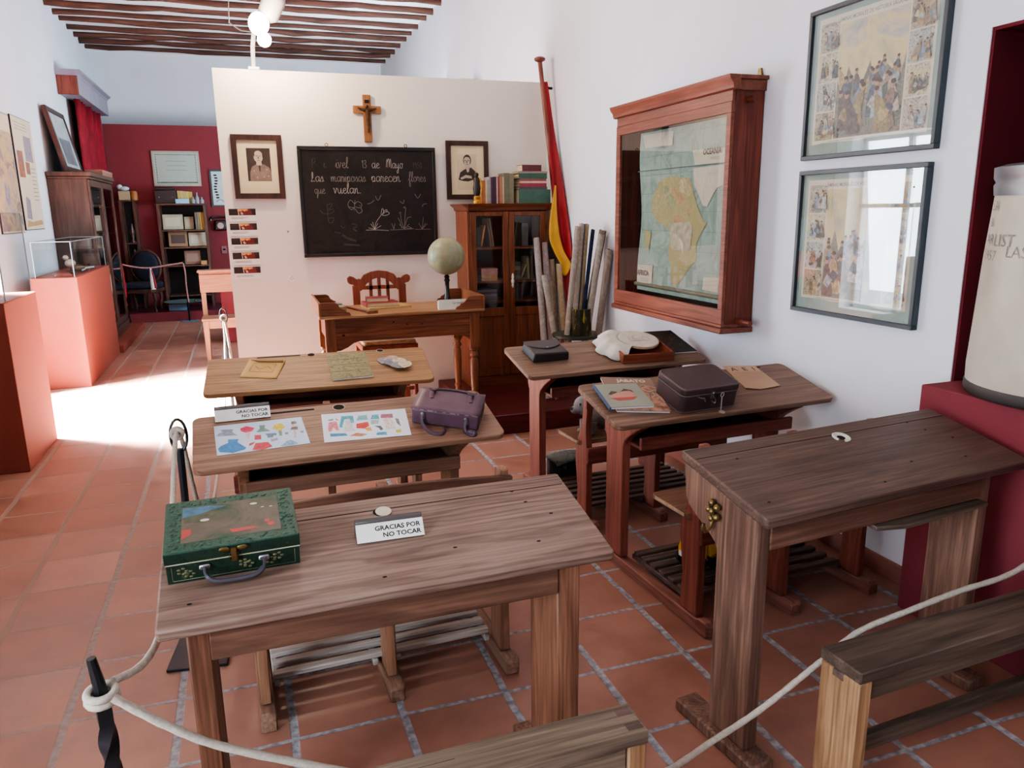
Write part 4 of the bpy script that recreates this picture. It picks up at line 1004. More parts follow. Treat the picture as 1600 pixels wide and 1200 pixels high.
m = MB(W_CHAIR); m.prism(top, 'Y', .122, .148); m.build('crest_rail', t, bev=.003)
m = MB(W_CHAIR); m.box(-.16, .16, .126, .146, 1.005, 1.035); m.build('back_rail', t)
m = MB(W_CHAIR); m.box(-.16, .16, .126, .146, .62, .66); m.build('back_rail', t)
for x in (-.07, 0, .07):
    m = MB(W_CHAIR); m.box(x - .013, x + .013, .126, .144, .66, 1.12); m.build('splat', t, bev=.002)
m = MB(pm('rush_seat', '#b39c7d', .8, var=.2, scale=60)); m.prism(rrect(-.21, .21, -.26, .13, .03), 'Z', .60, .63); m.build('seat', t, bev=.006)
m = MB(W_CHAIR); m.box(-.22, .22, -.27, -.25, .555, .60); m.box(-.22, -.20, -.25, .12, .555, .60); m.box(.20, .22, -.25, .12, .555, .60); m.build('seat_frame', t)
for x in (-.195, .195):
    m = MB(W_CHAIR); m.lathe([(0, 0), (.018, 0), (.024, .05), (.018, .3), (.026, .42), (.018, .46), (.024, .555)], (x, -.24, 0), 12); m.build('leg', t)
m = MB(W_CHAIR); m.box(-.19, .19, -.25, -.232, .22, .25); m.build('stretcher', t)

# ------------------------------------------------------------------ blackboard and the things on the board wall
BX0, BX1, BZ0, BZ1, BY = .462, 1.580, 1.268, 2.142, 6.452
t = thing('blackboard', 'black chalkboard with handwriting and flower drawings on the partition', 'blackboard', ((BX0 + BX1) / 2, 6.50, BZ0))
BB = picture('chalky_black', ['#181716', '#1f1d1c', '#272423', '#1b1919', '#302c2a'], 2.2, 1, .7, 1)
bbm = m = MB(BB); m.box(BX0 + .01, BX1 - .01, BY + .008, 6.498, BZ0 + .01, BZ1 - .01); 
m = MB(pm('black_board_frame', '#151313', .5))
w = .028
m.box(BX0, BX1, BY, BY + .03, BZ1 - w, BZ1); m.box(BX0, BX1, BY, BY + .03, BZ0, BZ0 + w); m.box(BX0, BX0 + w, BY, BY + .03, BZ0 + w, BZ1 - w); m.box(BX1 - w, BX1, BY, BY + .03, BZ0 + w, BZ1 - w)
m.build('board_frame', t, world=True, bev=.003)
for x in (.695, 1.335):
    m = MB(BRASS); m.tube([(x + .012 * math.cos(k * .7), BY + .02, BZ1 + .012 + .012 * math.sin(k * .7)) for k in range(9)], .0035, 6, closed=True); m.build('hanging_ring', t, world=True)
chalk = [pm('chalk_faint', '#4a4644', .9), pm('chalk_mid', '#807b77', .9), pm('chalk_strong', '#a7a29c', .9)]
BM = T((0, BY + .0070, 0)) @ RX(PI / 2)
def bw(mat, s, x, z, xh, sx=1.0, wd=.0035):
    m.mat(mat); cursive(m, s, xh, wd, BM @ T((x, z, 0)), sx)
m = bbm
bw(chalk[0], 'P  i:', .565, 1.975, .04, 1.0); bw(chalk[1], 'ivel', .755, 1.975, .042, 1.05); bw(chalk[1], '13', .965, 1.975, .034); bw(chalk[2], 'de', 1.045, 1.975, .04); bw(chalk[2], 'Mayo', 1.165, 1.975, .04, .92); bw(chalk[0], '1950', 1.385, 1.975, .026, 1.2)
bw(chalk[2], 'Las', .55, 1.868, .04, 1.1); bw(chalk[1], 'mariposas', .71, 1.868, .04, 1.02); bw(chalk[2], 'parecen', 1.035, 1.868, .042, 1.1); bw(chalk[1], 'flores', 1.345, 1.868, .04, .95)
bw(chalk[1], 'que', .575, 1.775, .036, 1.0); bw(chalk[2], 'vuelan.', .725, 1.775, .042, 1.1)
def bz(X, Y): return (.45 + X / 1460 * 1.135, 2.145 - (Y - 50) / 1150 * .885)
def dr(mat, pts, wd=.0035, n=3):
    m.mat(mat); m.ribbon([(p.x, p.y) for p in smooth_pts([bz(*p) for p in pts], n)], wd, BM)
for st in ([(280, 640), (285, 700), (280, 760), (290, 830)], [(280, 640), (335, 640), (300, 690)], [(205, 700), (240, 735), (320, 735), (355, 700)], [(290, 700), (340, 690)], [(230, 735), (205, 705)], [(285, 790), (345, 780), (320, 830), (290, 830)]): dr(chalk[0], st)
for st in ([(575, 600), (565, 650), (560, 705)], [(565, 640), (530, 600), (505, 620), (500, 665), (560, 680)], [(570, 640), (600, 615), (640, 640), (625, 680), (570, 670)], [(570, 690), (600, 735), (640, 720), (630, 680)], [(555, 680), (530, 700), (500, 670)], [(615, 655), (625, 660)]): dr(chalk[1], st)
for st in ([(790, 560), (815, 605), (850, 550)], [(700, 640), (740, 630), (775, 600)], [(1215, 540), (1245, 585), (1280, 540)], [(1050, 615), (1085, 640), (1095, 600)], [(1290, 680), (1305, 650), (1345, 645)]): dr(chalk[1], st)
for st in ([(765, 910), (780, 840), (840, 760)], [(840, 755), (855, 690), (870, 720), (850, 760)], [(850, 755), (900, 720), (930, 745), (880, 765), (845, 755)], [(870, 720), (905, 700), (900, 730)], [(765, 910), (725, 850)], [(765, 910), (745, 830)], [(765, 910), (800, 845)], [(765, 910), (835, 870)], [(765, 910), (700, 890)], [(670, 915), (790, 915), (915, 925)]): dr(chalk[2], st)
for st in ([(1085, 910), (1095, 800), (1110, 690)], [(1085, 910), (1060, 840), (1050, 750)], [(1085, 910), (1030, 860)], [(1085, 910), (1120, 800), (1165, 785)], [(1085, 910), (1140, 860)], [(1090, 900), (1170, 905), (1120, 880)], [(970, 910), (950, 850)], [(970, 910), (985, 850)], [(1060, 905), (1040, 830), (1020, 790)], [(930, 918), (1110, 915), (1190, 910)], [(1280, 915), (1245, 850)], [(1280, 915), (1300, 790)], [(1280, 915), (1340, 860)], [(1280, 915), (1320, 850)], [(1205, 918), (1375, 918)], [(1100, 690), (1085, 680), (1105, 675), (1110, 690)], [(1045, 750), (1040, 735), (1060, 738)]): dr(chalk[1], st)
for st in ([(410, 860), (430, 890), (455, 870)], [(520, 850), (560, 850), (575, 880), (540, 890), (580, 930), (530, 900)], [(340, 930), (400, 940)]): dr(chalk[0], st)
m.mat(pm('chalk_smear', '#3b3836', .95, var=.4, scale=12))
m.ribbon([bz(420, 960), bz(480, 1000), bz(560, 1030)], .018, BM); m.ribbon([bz(430, 1060), bz(600, 1075)], .014, BM)
m.build('board_panel', t, world=True, smooth=0)

# crucifix
t = thing('crucifix', 'wooden crucifix with a dark metal figure above the blackboard', 'crucifix', (1.035, 6.498, 2.18))
WC = wood('light_brown_cross', '#a5734a', '#7d5232', 'Z', rough=.5)
m = MB(WC); m.box(-.032, .032, -.02, 0, 0, .365); m.box(-.112, .112, -.0205, -.0005, .222, .28); m.build('cross', t, bev=.003)
m = MB(pm('dark_bronze', '#4a3727', .4, .6, var=.2, scale=40))
m.tube([(-.075, -.026, .262), (-.04, -.032, .252), (0, -.036, .245), (.04, -.032, .252), (.075, -.026, .262)], [.005, .008, .012, .008, .005], 8)
m.tube([(0, -.036, .25), (.003, -.036, .2), (.0, -.034, .165), (.006, -.037, .12), (0, -.032, .07)], [.017, .015, .017, .012, .006], 8)
m.ball((-.004, -.04, .272), .015, 10, 8); m.build('figure', t, smooth=70)
m = MB(DARK); m.box(-.018, .018, -.023, -.0195, .30, .325); m.build('name_plate', t)

def wall_frame(name, label, cat, x0, x1, z0, z1, y, fw, fmat, fd=.022, X=I4):
    """a frame hung on a wall facing -y; returns the thing"""
    t = thing(name, label, cat, X @ T(((x0 + x1) / 2, y, z0)))
    m = MB(fmat, X)
    def q(pts): m.prism(pts, 'Y', y - fd, y)
    q([(x0, z0), (x1, z0), (x1 - fw, z0 + fw), (x0 + fw, z0 + fw)]); q([(x0, z1), (x1, z1), (x1 - fw, z1 - fw), (x0 + fw, z1 - fw)])
    q([(x0, z0), (x0 + fw, z0 + fw), (x0 + fw, z1 - fw), (x0, z1)]); q([(x1, z0), (x1 - fw, z0 + fw), (x1 - fw, z1 - fw), (x1, z1)])
    m.build('picture_frame', t, world=True, bev=.002)
    return t
MATB = pm('cream_mat_board', '#d9c9a6', .8, var=.04); PHOTO_D = pm('sepia_dark', '#3b302b', .5, var=.15, scale=20); PHOTO_M = pm('sepia_mid', '#7d6d62', .5, var=.15, scale=30); PHOTO_L = pm('sepia_light', '#b8a896', .5, var=.08, scale=20)
def ell(cx, cz, rx, rz, n=16): return [(cx + rx * math.cos(2 * PI * k / n), cz + rz * math.sin(2 * PI * k / n)) for k in range(n)]
# portrait 1
x0, x1, z0, z1 = -.027, .352, 1.738, 2.222
t = wall_frame('framed_portrait', 'framed sepia photograph of a man in uniform, left of the blackboard', 'picture', x0, x1, z0, z1, 6.499, .042, W_FRAME, .03)
m = MB(MATB); m.box(x0 + .03, x1 - .03, 6.484, 6.496, z0 + .03, z1 - .03); m.build('mat_board', t, world=True)
PX = T((0, 6.4832, 0)) @ RX(PI / 2)
m = MB(PHOTO_D, PX)
cx = .168
m.poly([(.081, 1.873), (.258, 1.873), (.258, 2.122), (.081, 2.122)])
L1 = T((0, 0, .0005)); L2 = T((0, 0, .001)); L3 = T((0, 0, .0015)); L4 = T((0, 0, .002))
m.mat(PHOTO_M); m.poly([(.098, 1.875), (.256, 1.875), (.256, 1.94), (.245, 1.975), (.215, 1.995), (.185, 2.005), (.15, 2.0), (.115, 1.98), (.10, 1.94)], L1)
m.mat(PHOTO_L); m.poly(ell(.168, 2.058, .035, .045), T((0, 0, .0012))); m.poly([(.152, 2.02), (.188, 2.02), (.192, 1.998), (.172, 1.985), (.150, 1.998)], L2)
m.mat(PHOTO_D); m.poly([(.134, 2.07), (.137, 2.09), (.143, 2.075), (.139, 2.05)], L3); m.poly([(.148, 2.064), (.163, 2.064), (.163, 2.06), (.148, 2.06)], L3); m.poly([(.172, 2.064), (.186, 2.064), (.186, 2.06), (.172, 2.06)], L3); m.poly([(.158, 2.032), (.178, 2.032), (.178, 2.029), (.158, 2.029)], L3); m.poly([(.165, 2.058), (.170, 2.058), (.172, 2.043), (.163, 2.043)], L3)
m.poly([(.198, 2.09), (.204, 2.07), (.204, 2.045), (.199, 2.05)], L3); m.poly([(.165, 1.992), (.18, 1.992), (.177, 1.95), (.170, 1.94)], L3)
m.mat(PHOTO_L)
for x, z in ((.225, 1.96), (.13, 1.95), (.15, 1.9), (.2, 1.905), (.235, 1.91)): m.poly(ell(x, z, .005, .005, 8), L3)
m.build('photograph', t, world=True, smooth=0)
# portrait 2
x0, x1, z0, z1 = 1.680, 2.052, 1.722, 2.204
t = wall_frame('framed_portrait', 'framed print of a dark-haired man, right of the blackboard behind the books', 'picture', x0, x1, z0, z1, 6.499, .040, W_FRAME, .03)
m = MB(MATB); m.box(x0 + .03, x1 - .03, 6.484, 6.496, z0 + .03, z1 - .03); m.build('mat_board', t, world=True)
m = MB(pm('print_paper', '#c9b999', .7), PX)
m.poly([(1.775, 1.80), (1.945, 1.80), (1.945, 2.095), (1.775, 2.095)])
m.mat(PHOTO_D); m.poly([(1.785, 1.885), (1.80, 1.945), (1.83, 1.965), (1.86, 1.98), (1.90, 1.985), (1.935, 1.955), (1.942, 1.90), (1.915, 1.885), (1.87, 1.87), (1.82, 1.875)], L1); m.poly(ell(1.864, 2.045, .036, .047), L1)
m.mat(PHOTO_L); m.poly([(1.834, 2.055), (1.84, 2.0), (1.862, 1.982), (1.885, 2.0), (1.892, 2.05), (1.88, 2.07), (1.85, 2.072)], L2); m.poly([(1.85, 1.99), (1.885, 1.99), (1.878, 1.95), (1.862, 1.945)], L2); m.poly([(1.80, 1.90), (1.85, 1.925), (1.90, 1.915), (1.905, 1.895), (1.85, 1.9), (1.81, 1.885)], L2)
m.mat(PHOTO_D); m.poly([(1.84, 2.046), (1.856, 2.046), (1.856, 2.041), (1.84, 2.041)], L3); m.poly([(1.868, 2.046), (1.884, 2.046), (1.884, 2.041), (1.868, 2.041)], L3); m.poly([(1.853, 2.014), (1.873, 2.014), (1.873, 2.01), (1.853, 2.01)], L3); m.poly([(1.858, 2.04), (1.864, 2.04), (1.866, 2.024), (1.857, 2.024)], L3)
m.build('printed_portrait', t, world=True, smooth=0)
# five information cards
for k in range(5):
    z1 = 1.664 - k * .1135
    t = thing('information_card', ['topmost', 'second', 'third', 'fourth', 'lowest'][k] + ' of five dark-and-white cards in a column on the partition edge', 'card', (.015, 6.4995, z1 - .098), 'information cards on the partition')
    m = MB(WHITE); m.box(-.088, .116, 6.493, 6.4999, z1 - .098, z1); cd = m.build('card_body', t, world=True)
    m = MB(pm('card_dark', '#2b1c19', .4, var=.2, scale=30), T((0, 6.4925, 0)) @ RX(PI / 2))
    m.poly([(-.087, z1 - .052), (.115, z1 - .052), (.115, z1 - .001), (-.087, z1 - .001)])
    m.mat(pm('card_maroon', '#5d2420', .4, var=.2, scale=40)).poly([(.0, z1 - .052), (.09, z1 - .052), (.075, z1 - .001), (-.02, z1 - .001)], L1)
    m.mat(pm('card_orange', '#d08a4a', .4, var=.4, scale=70)).poly([(-.018, z1 - .002), (.055, z1 - .002), (.058, z1 - .016), (.03, z1 - .022), (.02, z1 - .014), (.0, z1 - .024), (-.014, z1 - .018)], L2)
    m.mat(pm('card_pale', '#c9a99a', .4, var=.3, scale=60)).poly([(-.02, z1 - .002), (-.014, z1 - .002), (-.01, z1 - .05), (-.016, z1 - .05)], L3); m.poly([(.0, z1 - .03), (.012, z1 - .026), (.022, z1 - .045), (.006, z1 - .048)], L3)
    m.mat(GREYINK); m.box(-.07, .05, z1 - .0705, z1 - .067, 0, .0003); m.box(-.07, .02 + .01 * k, z1 - .079, z1 - .076, 0, .0003)
    m.build('printed_front', cd, world=True, smooth=0)
t = thing('wall_socket', 'small round white socket low on the partition left of the teacher table', 'socket', (.352, 6.499, 1.104))
m = MB(WHITE, RX(PI / 2)); m.lathe([(.029, 0), (.029, .006), (.024, .011), (0, .011)], seg=20); m.build('face_plate', t)
m = MB(GREYINK, RX(PI / 2))
for a in range(4): m.lathe([(.004, .0112), (.004, .0116), (0, .0116)], (.011 * math.cos(a * 1.57), .011 * math.sin(a * 1.57), 0), 8)
m.build('hole', t)
m = MB(GREYINK, T((.35, 6.4995, 1.479)) @ RX(PI / 2)); m.lathe([(.007, 0), (.007, .006), (0, .008)], seg=12)
solo(m, 'wall_screw', 'tiny grey screw plug on the partition beside the cards', 'screw', (.35, 6.4995, 1.479), world=True)

# ------------------------------------------------------------------ glazed bookcase
KX0, KX1, KY0, KY1, KZ0, KZ1 = 1.742, 2.455, 6.10, 6.455, .1505, 1.68
t = thing('bookcase', 'orange-brown glazed bookcase with books inside, right of the blackboard', 'cupboard', ((KX0 + KX1) / 2, (KY0 + KY1) / 2, KZ0))
m = MB(W_CAB); m.box(KX0, KX0 + .022, KY0, KY1, KZ0, KZ1 - .06); m.box(KX0 - .002, KX0, KY0 + .05, KY1 - .03, KZ0 + .1, KZ1 - .14); m.build('side_panel', t, world=True, bev=.003)
m = MB(W_CAB); m.box(KX1 - .022, KX1, KY0, KY1, KZ0, KZ1 - .06); m.build('side_panel', t, world=True, bev=.003)
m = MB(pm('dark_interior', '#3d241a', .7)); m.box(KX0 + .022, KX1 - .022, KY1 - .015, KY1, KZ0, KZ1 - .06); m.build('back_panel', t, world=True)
m = MB(W_CABX)
m.prism([(KY0 - .0, KZ1 - .06), (KY0 - .012, KZ1 - .055), (KY0 - .018, KZ1 - .03), (KY0 - .045, KZ1 - .012), (KY0 - .05, KZ1), (KY1, KZ1), (KY1, KZ1 - .06)], 'X', KX0 - .0, KX1 + .0)
m.prism([(KX0, KZ1 - .06), (KX0 - .012, KZ1 - .055), (KX0 - .018, KZ1 - .03), (KX0 - .045, KZ1 - .012), (KX0 - .05, KZ1), (KX0, KZ1)], 'Y', KY0 - .045, KY1)
m.prism([(KX1, KZ1 - .06), (KX1 + .012, KZ1 - .055), (KX1 + .018, KZ1 - .03), (KX1 + .035, KZ1 - .012), (KX1 + .04, KZ1), (KX1, KZ1)], 'Y', KY0 - .045, KY1)
m.build('cornice', t, world=True)
m = MB(W_CABX); m.box(KX0 + .022, KX1 - .022, KY0 + .005, KY1 - .015, KZ0, KZ0 + .08); m.build('plinth_base', t, world=True)
shelfz = (.875, 1.045, 1.325)
for z in shelfz:
    m = MB(W_CABX); m.box(KX0 + .022, KX1 - .022, KY0 + .03, KY1 - .016, z - .018, z); m.build('shelf', t, world=True)
xm = (KX0 + KX1) / 2
for k, (a, b_) in enumerate(((KX0 + .024, xm - .001), (xm + .001, KX1 - .024))):
    m = MB(W_CAB); w = .05
    gz0, gz1 = .82, KZ1 - .10
    m.box(a, a + w, KY0 - .004, KY0 + .018, KZ0 + .085, KZ1 - .064); m.box(b_ - w, b_, KY0 - .004, KY0 + .018, KZ0 + .085, KZ1 - .064)
    m.box(a + w, b_ - w, KY0 - .004, KY0 + .018, gz1, KZ1 - .064); m.box(a + w, b_ - w, KY0 - .004, KY0 + .018, gz0 - .07, gz0); m.box(a + w, b_ - w, KY0 - .004, KY0 + .018, KZ0 + .085, KZ0 + .15)
    m.box(a + w, b_ - w, KY0 + .006, KY0 + .012, KZ0 + .15, gz0 - .07)
    d = m.build('door', t, world=True, bev=.003)
    g = MB(GLASSP); g.box(a + w - .004, b_ - w + .004, KY0 + .006, KY0 + .009, gz0 - .004, gz1 + .004); g.build('glass_pane', d, world=True, smooth=0)
    if k == 1:
        h = MB(pm('white_porcelain', '#cfc6bd', .25)); h.lathe([(0, 0), (.006, .004), (.012, .02), (.008, .03), (.015, .05), (.015, .062), (.008, .075), (.012, .09), (.009, .108), (.004, .12), (0, .124)], (a + .025, KY0 - .018, .985), 14)
        h.mat(BRASS).box(a + .02, a + .03, KY0 - .02, KY0 - .004, .99, 1.0); h.box(a + .02, a + .03, KY0 - .02, KY0 - .004, 1.095, 1.105); h.build('handle', d, world=True, label='white porcelain handle')
m = MB(BRASS); m.box(KX0 + .02, KX0 + .03, KY0 - .008, KY0, 1.45, 1.5); m.box(KX1 - .03, KX1 - .02, KY0 - .008, KY0, 1.45, 1.5); m.build('hinge', t, world=True)

def upright(x, y, z, w, d, h, col, label, group, lean=0.0, name='book', yaw=0, band=None):
    """standing book: spine towards -y"""
    t = thing(name, label, 'book', T((x, y, z)) @ RZ(yaw) @ RY(lean), group)
    m = MB(pm('cover_' + col[1:], col, .5, var=.12, scale=25)); m.box(0, .003, 0, d, 0, h); m.box(w - .003, w, 0, d, 0, h); m.box(.003, w - .003, 0, .003, 0, h)
    if band: m.mat(pm('cover_' + band[1:], band, .5)).box(-.0004, w + .0004, -.0006, .004, h * .55, h * .72)
    m.build('cover', t)
    m = MB(pm('page_block', '#cbb894', .8)); m.box(.003, w - .003, .003, d - .004, .003, h - .004); m.build('pages', t)
    return t
# books on top of the bookcase
z = KZ1 + .0008; y = 6.16
g = 'books standing on top of the bookcase'
xx = 1.888
for w, h, c, l, ln in ((.034, .185, '#b5754a', 'thick orange-tan book standing nearest the figurine', 0), (.014, .175, '#c9b99a', 'thin cream book between the orange-tan and the striped one', 0), (.018, .19, '#a59d86', 'slim beige book with a dark pattern, fourth from the figurine', 0),
                   (.012, .215, '#8d8894', 'thin lilac-grey book, tallest left of the purple ones', 0), (.026, .21, '#3d2438', 'dark purple book, left of two', 0), (.02, .215, '#4b2f43', 'dark purple book, right of two', 0),
                   (.01, .218, '#cbb9a6', 'thin cream book between purple and brick red', 0), (.014, .217, '#8b3b36', 'thin brick red book on the bookcase', 0), (.026, .218, '#a5765a', 'brown-pink book beside the brick red one', 0), (.012, .215, '#c0ad8e', 'thin buff book left of the two olive ones', 0),
                   (.045, .245, '#6b6a52', 'tall olive green book, left of two', 0), (.038, .242, '#77745c', 'tall olive green book, right of two', 0)):
    upright(xx, y, z, w, .15, h, c, l, g, 0); xx += w + .0012
xs = 2.203
book(2.345, 6.225, z, .285, .19, .112, 0, '#3f6353', 'deep green box file lying lowest at the right end of the bookcase top', name='box_file', front=True)
zz = z + .1125
for w, h, c, l in ((.25, .022, '#4b4a4f', 'dark grey book just above the green box file'), (.24, .028, '#8e3440', 'crimson book, fourth from the top of the right-hand stack'), (.235, .016, '#d1b3a4', 'pale pink book above the crimson one'), (.235, .02, '#7c4b48', 'dull red-brown book in the right-hand stack'), (.25, .042, '#38594a', 'thick green book high in the right-hand stack'), (.26, .016, '#8f7f78', 'flat grey-pink book just under the maroon one')):
    book(2.335, 6.22, zz, w, .17, h, rnd.uniform(-2, 2), c, l, front=True); zz += h + .0005
book(2.325, 6.21, zz, .175, .12, .052, 4, '#5a262c', 'small thick maroon book topmost on the bookcase', front=True)
t = thing('figurine', 'dark figurine on a golden base in front of the portrait on the bookcase', 'figurine', (1.835, 6.115, KZ1 + .0006))
m = MB(pm('gilt_base', '#b5853b', .35, .7, var=.3, scale=60)); m.lathe([(0, 0), (.034, 0), (.034, .02), (.026, .03), (.03, .05), (.02, .062)], seg=16); m.build('base', t)
m = MB(pm('dark_patina', '#2d2723', .4, .3)); m.lathe([(.02, .062), (.027, .08), (.032, .12), (.024, .16), (.028, .19), (.02, .205), (.008, .215), (0, .216)], seg=16); m.ball((0, 0, .228), .019, 12, 8); m.build('figure', t, smooth=60)
m = MB(pm('gilt_base', '#b5853b')); m.tube(smooth_pts([(.02, -.018, .20), (.034, -.015, .15), (.03, -.015, .09)], 4), .008, 6); m.build('sash', t)
# inside the bookcase
gi = 'things behind the bookcase glass'
ins = [(1.80, 1.3255, .035, .16, '#8b8a7a', 'grey-green book behind the upper left glass of the bookcase', 0), (1.85, 1.3255, .03, .16, '#4a4a44', 'dark book behind the upper left glass of the bookcase', 0), (1.880, 1.3285, .012, .18, '#b57a4a', 'orange book leaning in the upper left of the bookcase', .2), (1.968, 1.3260, .016, .235, '#6c4a3a', 'brown book leaning in the upper left of the bookcase', -.15), (1.991, 1.3260, .012, .235, '#8d7c6c', 'thin grey-brown book leaning in the upper left of the bookcase, rightmost', -.15),
       (2.14, 1.3255, .02, .235, '#6d7274', 'grey book standing left behind the upper right glass', 0), (2.165, 1.3255, .012, .235, '#8b9694', 'thin pale book behind the upper right glass', 0), (2.25, 1.3255, .055, .19, '#5d5a55', 'grey album behind the upper right glass', 0),
       (2.30, 1.0455, .02, .19, '#8c7f5d', 'khaki book standing in the middle right of the bookcase', -.06), (2.232, 1.0515, .012, .13, '#a3956d', 'thin khaki book leaning in the middle right of the bookcase', .4), (2.33, 1.0455, .02, .20, '#5a5040', 'dark khaki book at the right end of the middle shelf', 0),
       (2.13, .876, .03, .13, '#3c3a44', 'dark blue book low behind the right glass', 0), (2.165, .876, .025, .14, '#5a5560', 'grey book low behind the right glass', 0), (2.195, .876, .02, .135, '#6d6870', 'pale grey book low behind the right glass', 0), (2.22, .876, .03, .13, '#4d3138', 'wine red book low behind the right glass', 0)]
for x, z, w, h, c, l, ln in ins: upright(x, 6.19, z, w, .14, h, c, l, gi, ln)
for k, (w, h, z0_, c, l) in enumerate(((.14, .025, 1.0455, '#a0764a', 'lowest tan book of the small stack on the middle shelf'), (.14, .02, 1.071, '#b08a60', 'second tan book of the small stack on the middle shelf'), (.145, .055, 1.092, '#b08b83', 'pink patterned box on the small stack on the middle shelf'))):
    book(1.945, 6.235, z0_, w, .15, h, 0, c, l, name='book' if k < 2 else 'patterned_box', front=True)
for k in range(5): book(1.90, 6.235, .876 + k * .019, .21, .16, .018, 0, ('#3f4250', '#5b4a48', '#6d6d72', '#4a3036', '#54575c')[k], 'flat book, number %s from the bottom, lying low behind the left glass' % ('one', 'two', 'three', 'four', 'five')[k], front=True)
for k in range(4): book(2.165, 6.235, 1.0455 + k * .038, .11, .15, .036, 0, ('#6c6f66', '#4c4f4a', '#7d7c6e', '#585a58')[k], '%s grey-green box in the pile on the middle right shelf' % ('lowest', 'second', 'third', 'topmost')[k], name='small_box', front=True)
t = thing('glass_jar', 'bluish jar on the middle shelf behind the left glass', 'jar', (1.81, 6.23, 1.0455))
m = MB(pm('bluish_jar', '#55697a', .2, var=.1)); m.lathe([(0, 0), (.035, 0), (.038, .06), (.03, .10), (.022, .12)], seg=16); m.build('jar_body', t)
m = MB(STEEL); m.lathe([(.024, .119), (.024, .135), (0, .135)], seg=16); m.build('lid', t)
# ------------------------------------------------------------------ flag, rolled maps
t = thing('flag', 'red and yellow flag hanging on a brown pole in the corner', 'flag', (2.56, 5.80, .1505))
m = MB(W_MAPZ); m.tube([(2.572, 5.80, .1505), (2.484, 6.353, 2.84)], .019, 10); m.lathe([(.02, 0), (.045, .012), (.048, .03), (.03, .042), (.0, .046)], (2.483, 6.354, 2.835), 16); m.build('pole', t, world=True)
m = MB(BLACKMETAL); m.tube([(2.494, 6.33, 2.66), (2.56, 6.34, 2.63), (2.588, 6.34, 2.63)], .011, 8); m.build('wall_bracket', t, world=True)
RF = pm('flag_red', '#84161f', .65, var=.15, scale=5); YF = pm('flag_yellow', '#c2902c', .65, var=.1, scale=5)
def lerp(a, b, k): return a + (b - a) * k
def drape_cloth(la, ra, name, mat, label, amp=.03):
    L_ = smooth_pts(la, 4); R_ = smooth_pts(ra, 4); k = len(L_) - 1
    def f(u, v):
        i = v * k; j = min(int(i), k - 1); q = i - j
        p = L_[j].lerp(L_[j + 1], q).lerp(R_[j].lerp(R_[j + 1], q), u)
        return (p.x, p.y - amp * math.sin(u * PI * 2.3 + v * 1.5) * min(1, .15 + v) * (1 - .6 * u), p.z)
    m = MB(mat); m.grid(f, 10, k); m.build(name, t, world=True, solid=.003, smooth=80, label=label)
drape_cloth([(2.492, 6.314, 2.675), (2.495, 6.238, 2.299), (2.496, 6.184, 2.036), (2.503, 6.131, 1.773), (2.516, 6.077, 1.508), (2.545, 6.031, 1.285), (2.550, 5.99, 1.20)], [(2.535, 6.31, 2.677), (2.56, 6.23, 2.3), (2.576, 6.15, 2.03), (2.584, 6.06, 1.77), (2.587, 5.97, 1.508), (2.587, 5.925, 1.351), (2.586, 5.91, 1.22)], 'red_cloth', RF, 'upper red stripe')
drape_cloth([(2.507, 6.08, 1.824), (2.450, 6.03, 1.615), (2.414, 5.985, 1.416), (2.444, 5.96, 1.288), (2.494, 5.94, 1.181), (2.505, 5.93, 1.112), (2.525, 5.925, 1.08)], [(2.519, 6.08, 1.824), (2.505, 6.03, 1.614), (2.512, 5.99, 1.413), (2.54, 5.96, 1.286), (2.582, 5.92, 1.195), (2.585, 5.90, 1.17), (2.540, 5.91, 1.085)], 'yellow_cloth', YF, 'middle yellow stripe', .012)
drape_cloth([(2.548, 5.99, 1.15), (2.528, 5.975, 1.029), (2.543, 5.955, .933), (2.560, 5.91, .76), (2.565, 5.88, .60)], [(2.587, 5.93, 1.16), (2.588, 5.92, 1.025), (2.588, 5.91, .929), (2.588, 5.90, .759), (2.588, 5.87, .60)], 'lower_red_cloth', RF, 'lower red stripe', .01)
# stool with tin
t = thing('stool', 'dark green topped low round stool in the corner under the tin of rolled maps', 'stool', (2.39, 5.34, .1505))
DG = pm('dark_green_top', '#2f332b', .5)
m = MB(DG); m.lathe([(0, .51), (.19, .51), (.195, .52), (.195, .535), (0, .538)], seg=32); m.build('stool_top', t)
for a in range(3):
    m = MB(W_REDZ); m.tube([(.12 * math.cos(a * 2.1 + .5), .12 * math.sin(a * 2.1 + .5), .509), (.16 * math.cos(a * 2.1 + .5), .16 * math.sin(a * 2.1 + .5), 0.001)], .018, 8); m.build('leg', t)
SX, SY, SZ = 2.385, 5.27, .6905
t = thing('decorated_tin', 'dark tin with golden foliage on the stool holding the rolled maps', 'tin', (SX, SY, SZ))
m = MB(picture('gold_foliage_tin', ['#15150f', '#1f1e14', '#2c2a18', '#1a1a12', '#a8923c', '#8a7730'], 14, 4, .35, 1.5, (1, 1, .5)))
m.lathe([(0, 0), (.085, 0), (.085, .20), (.081, .20), (.081, .004), (0, .004)], seg=28); m.build('tin_body', t)
m = MB(BRASS); m.tube([(.086 * math.cos(a * PI / 14), .086 * math.sin(a * PI / 14), .199) for a in range(28)], .0025, 6, closed=True); m.build('rim', t)
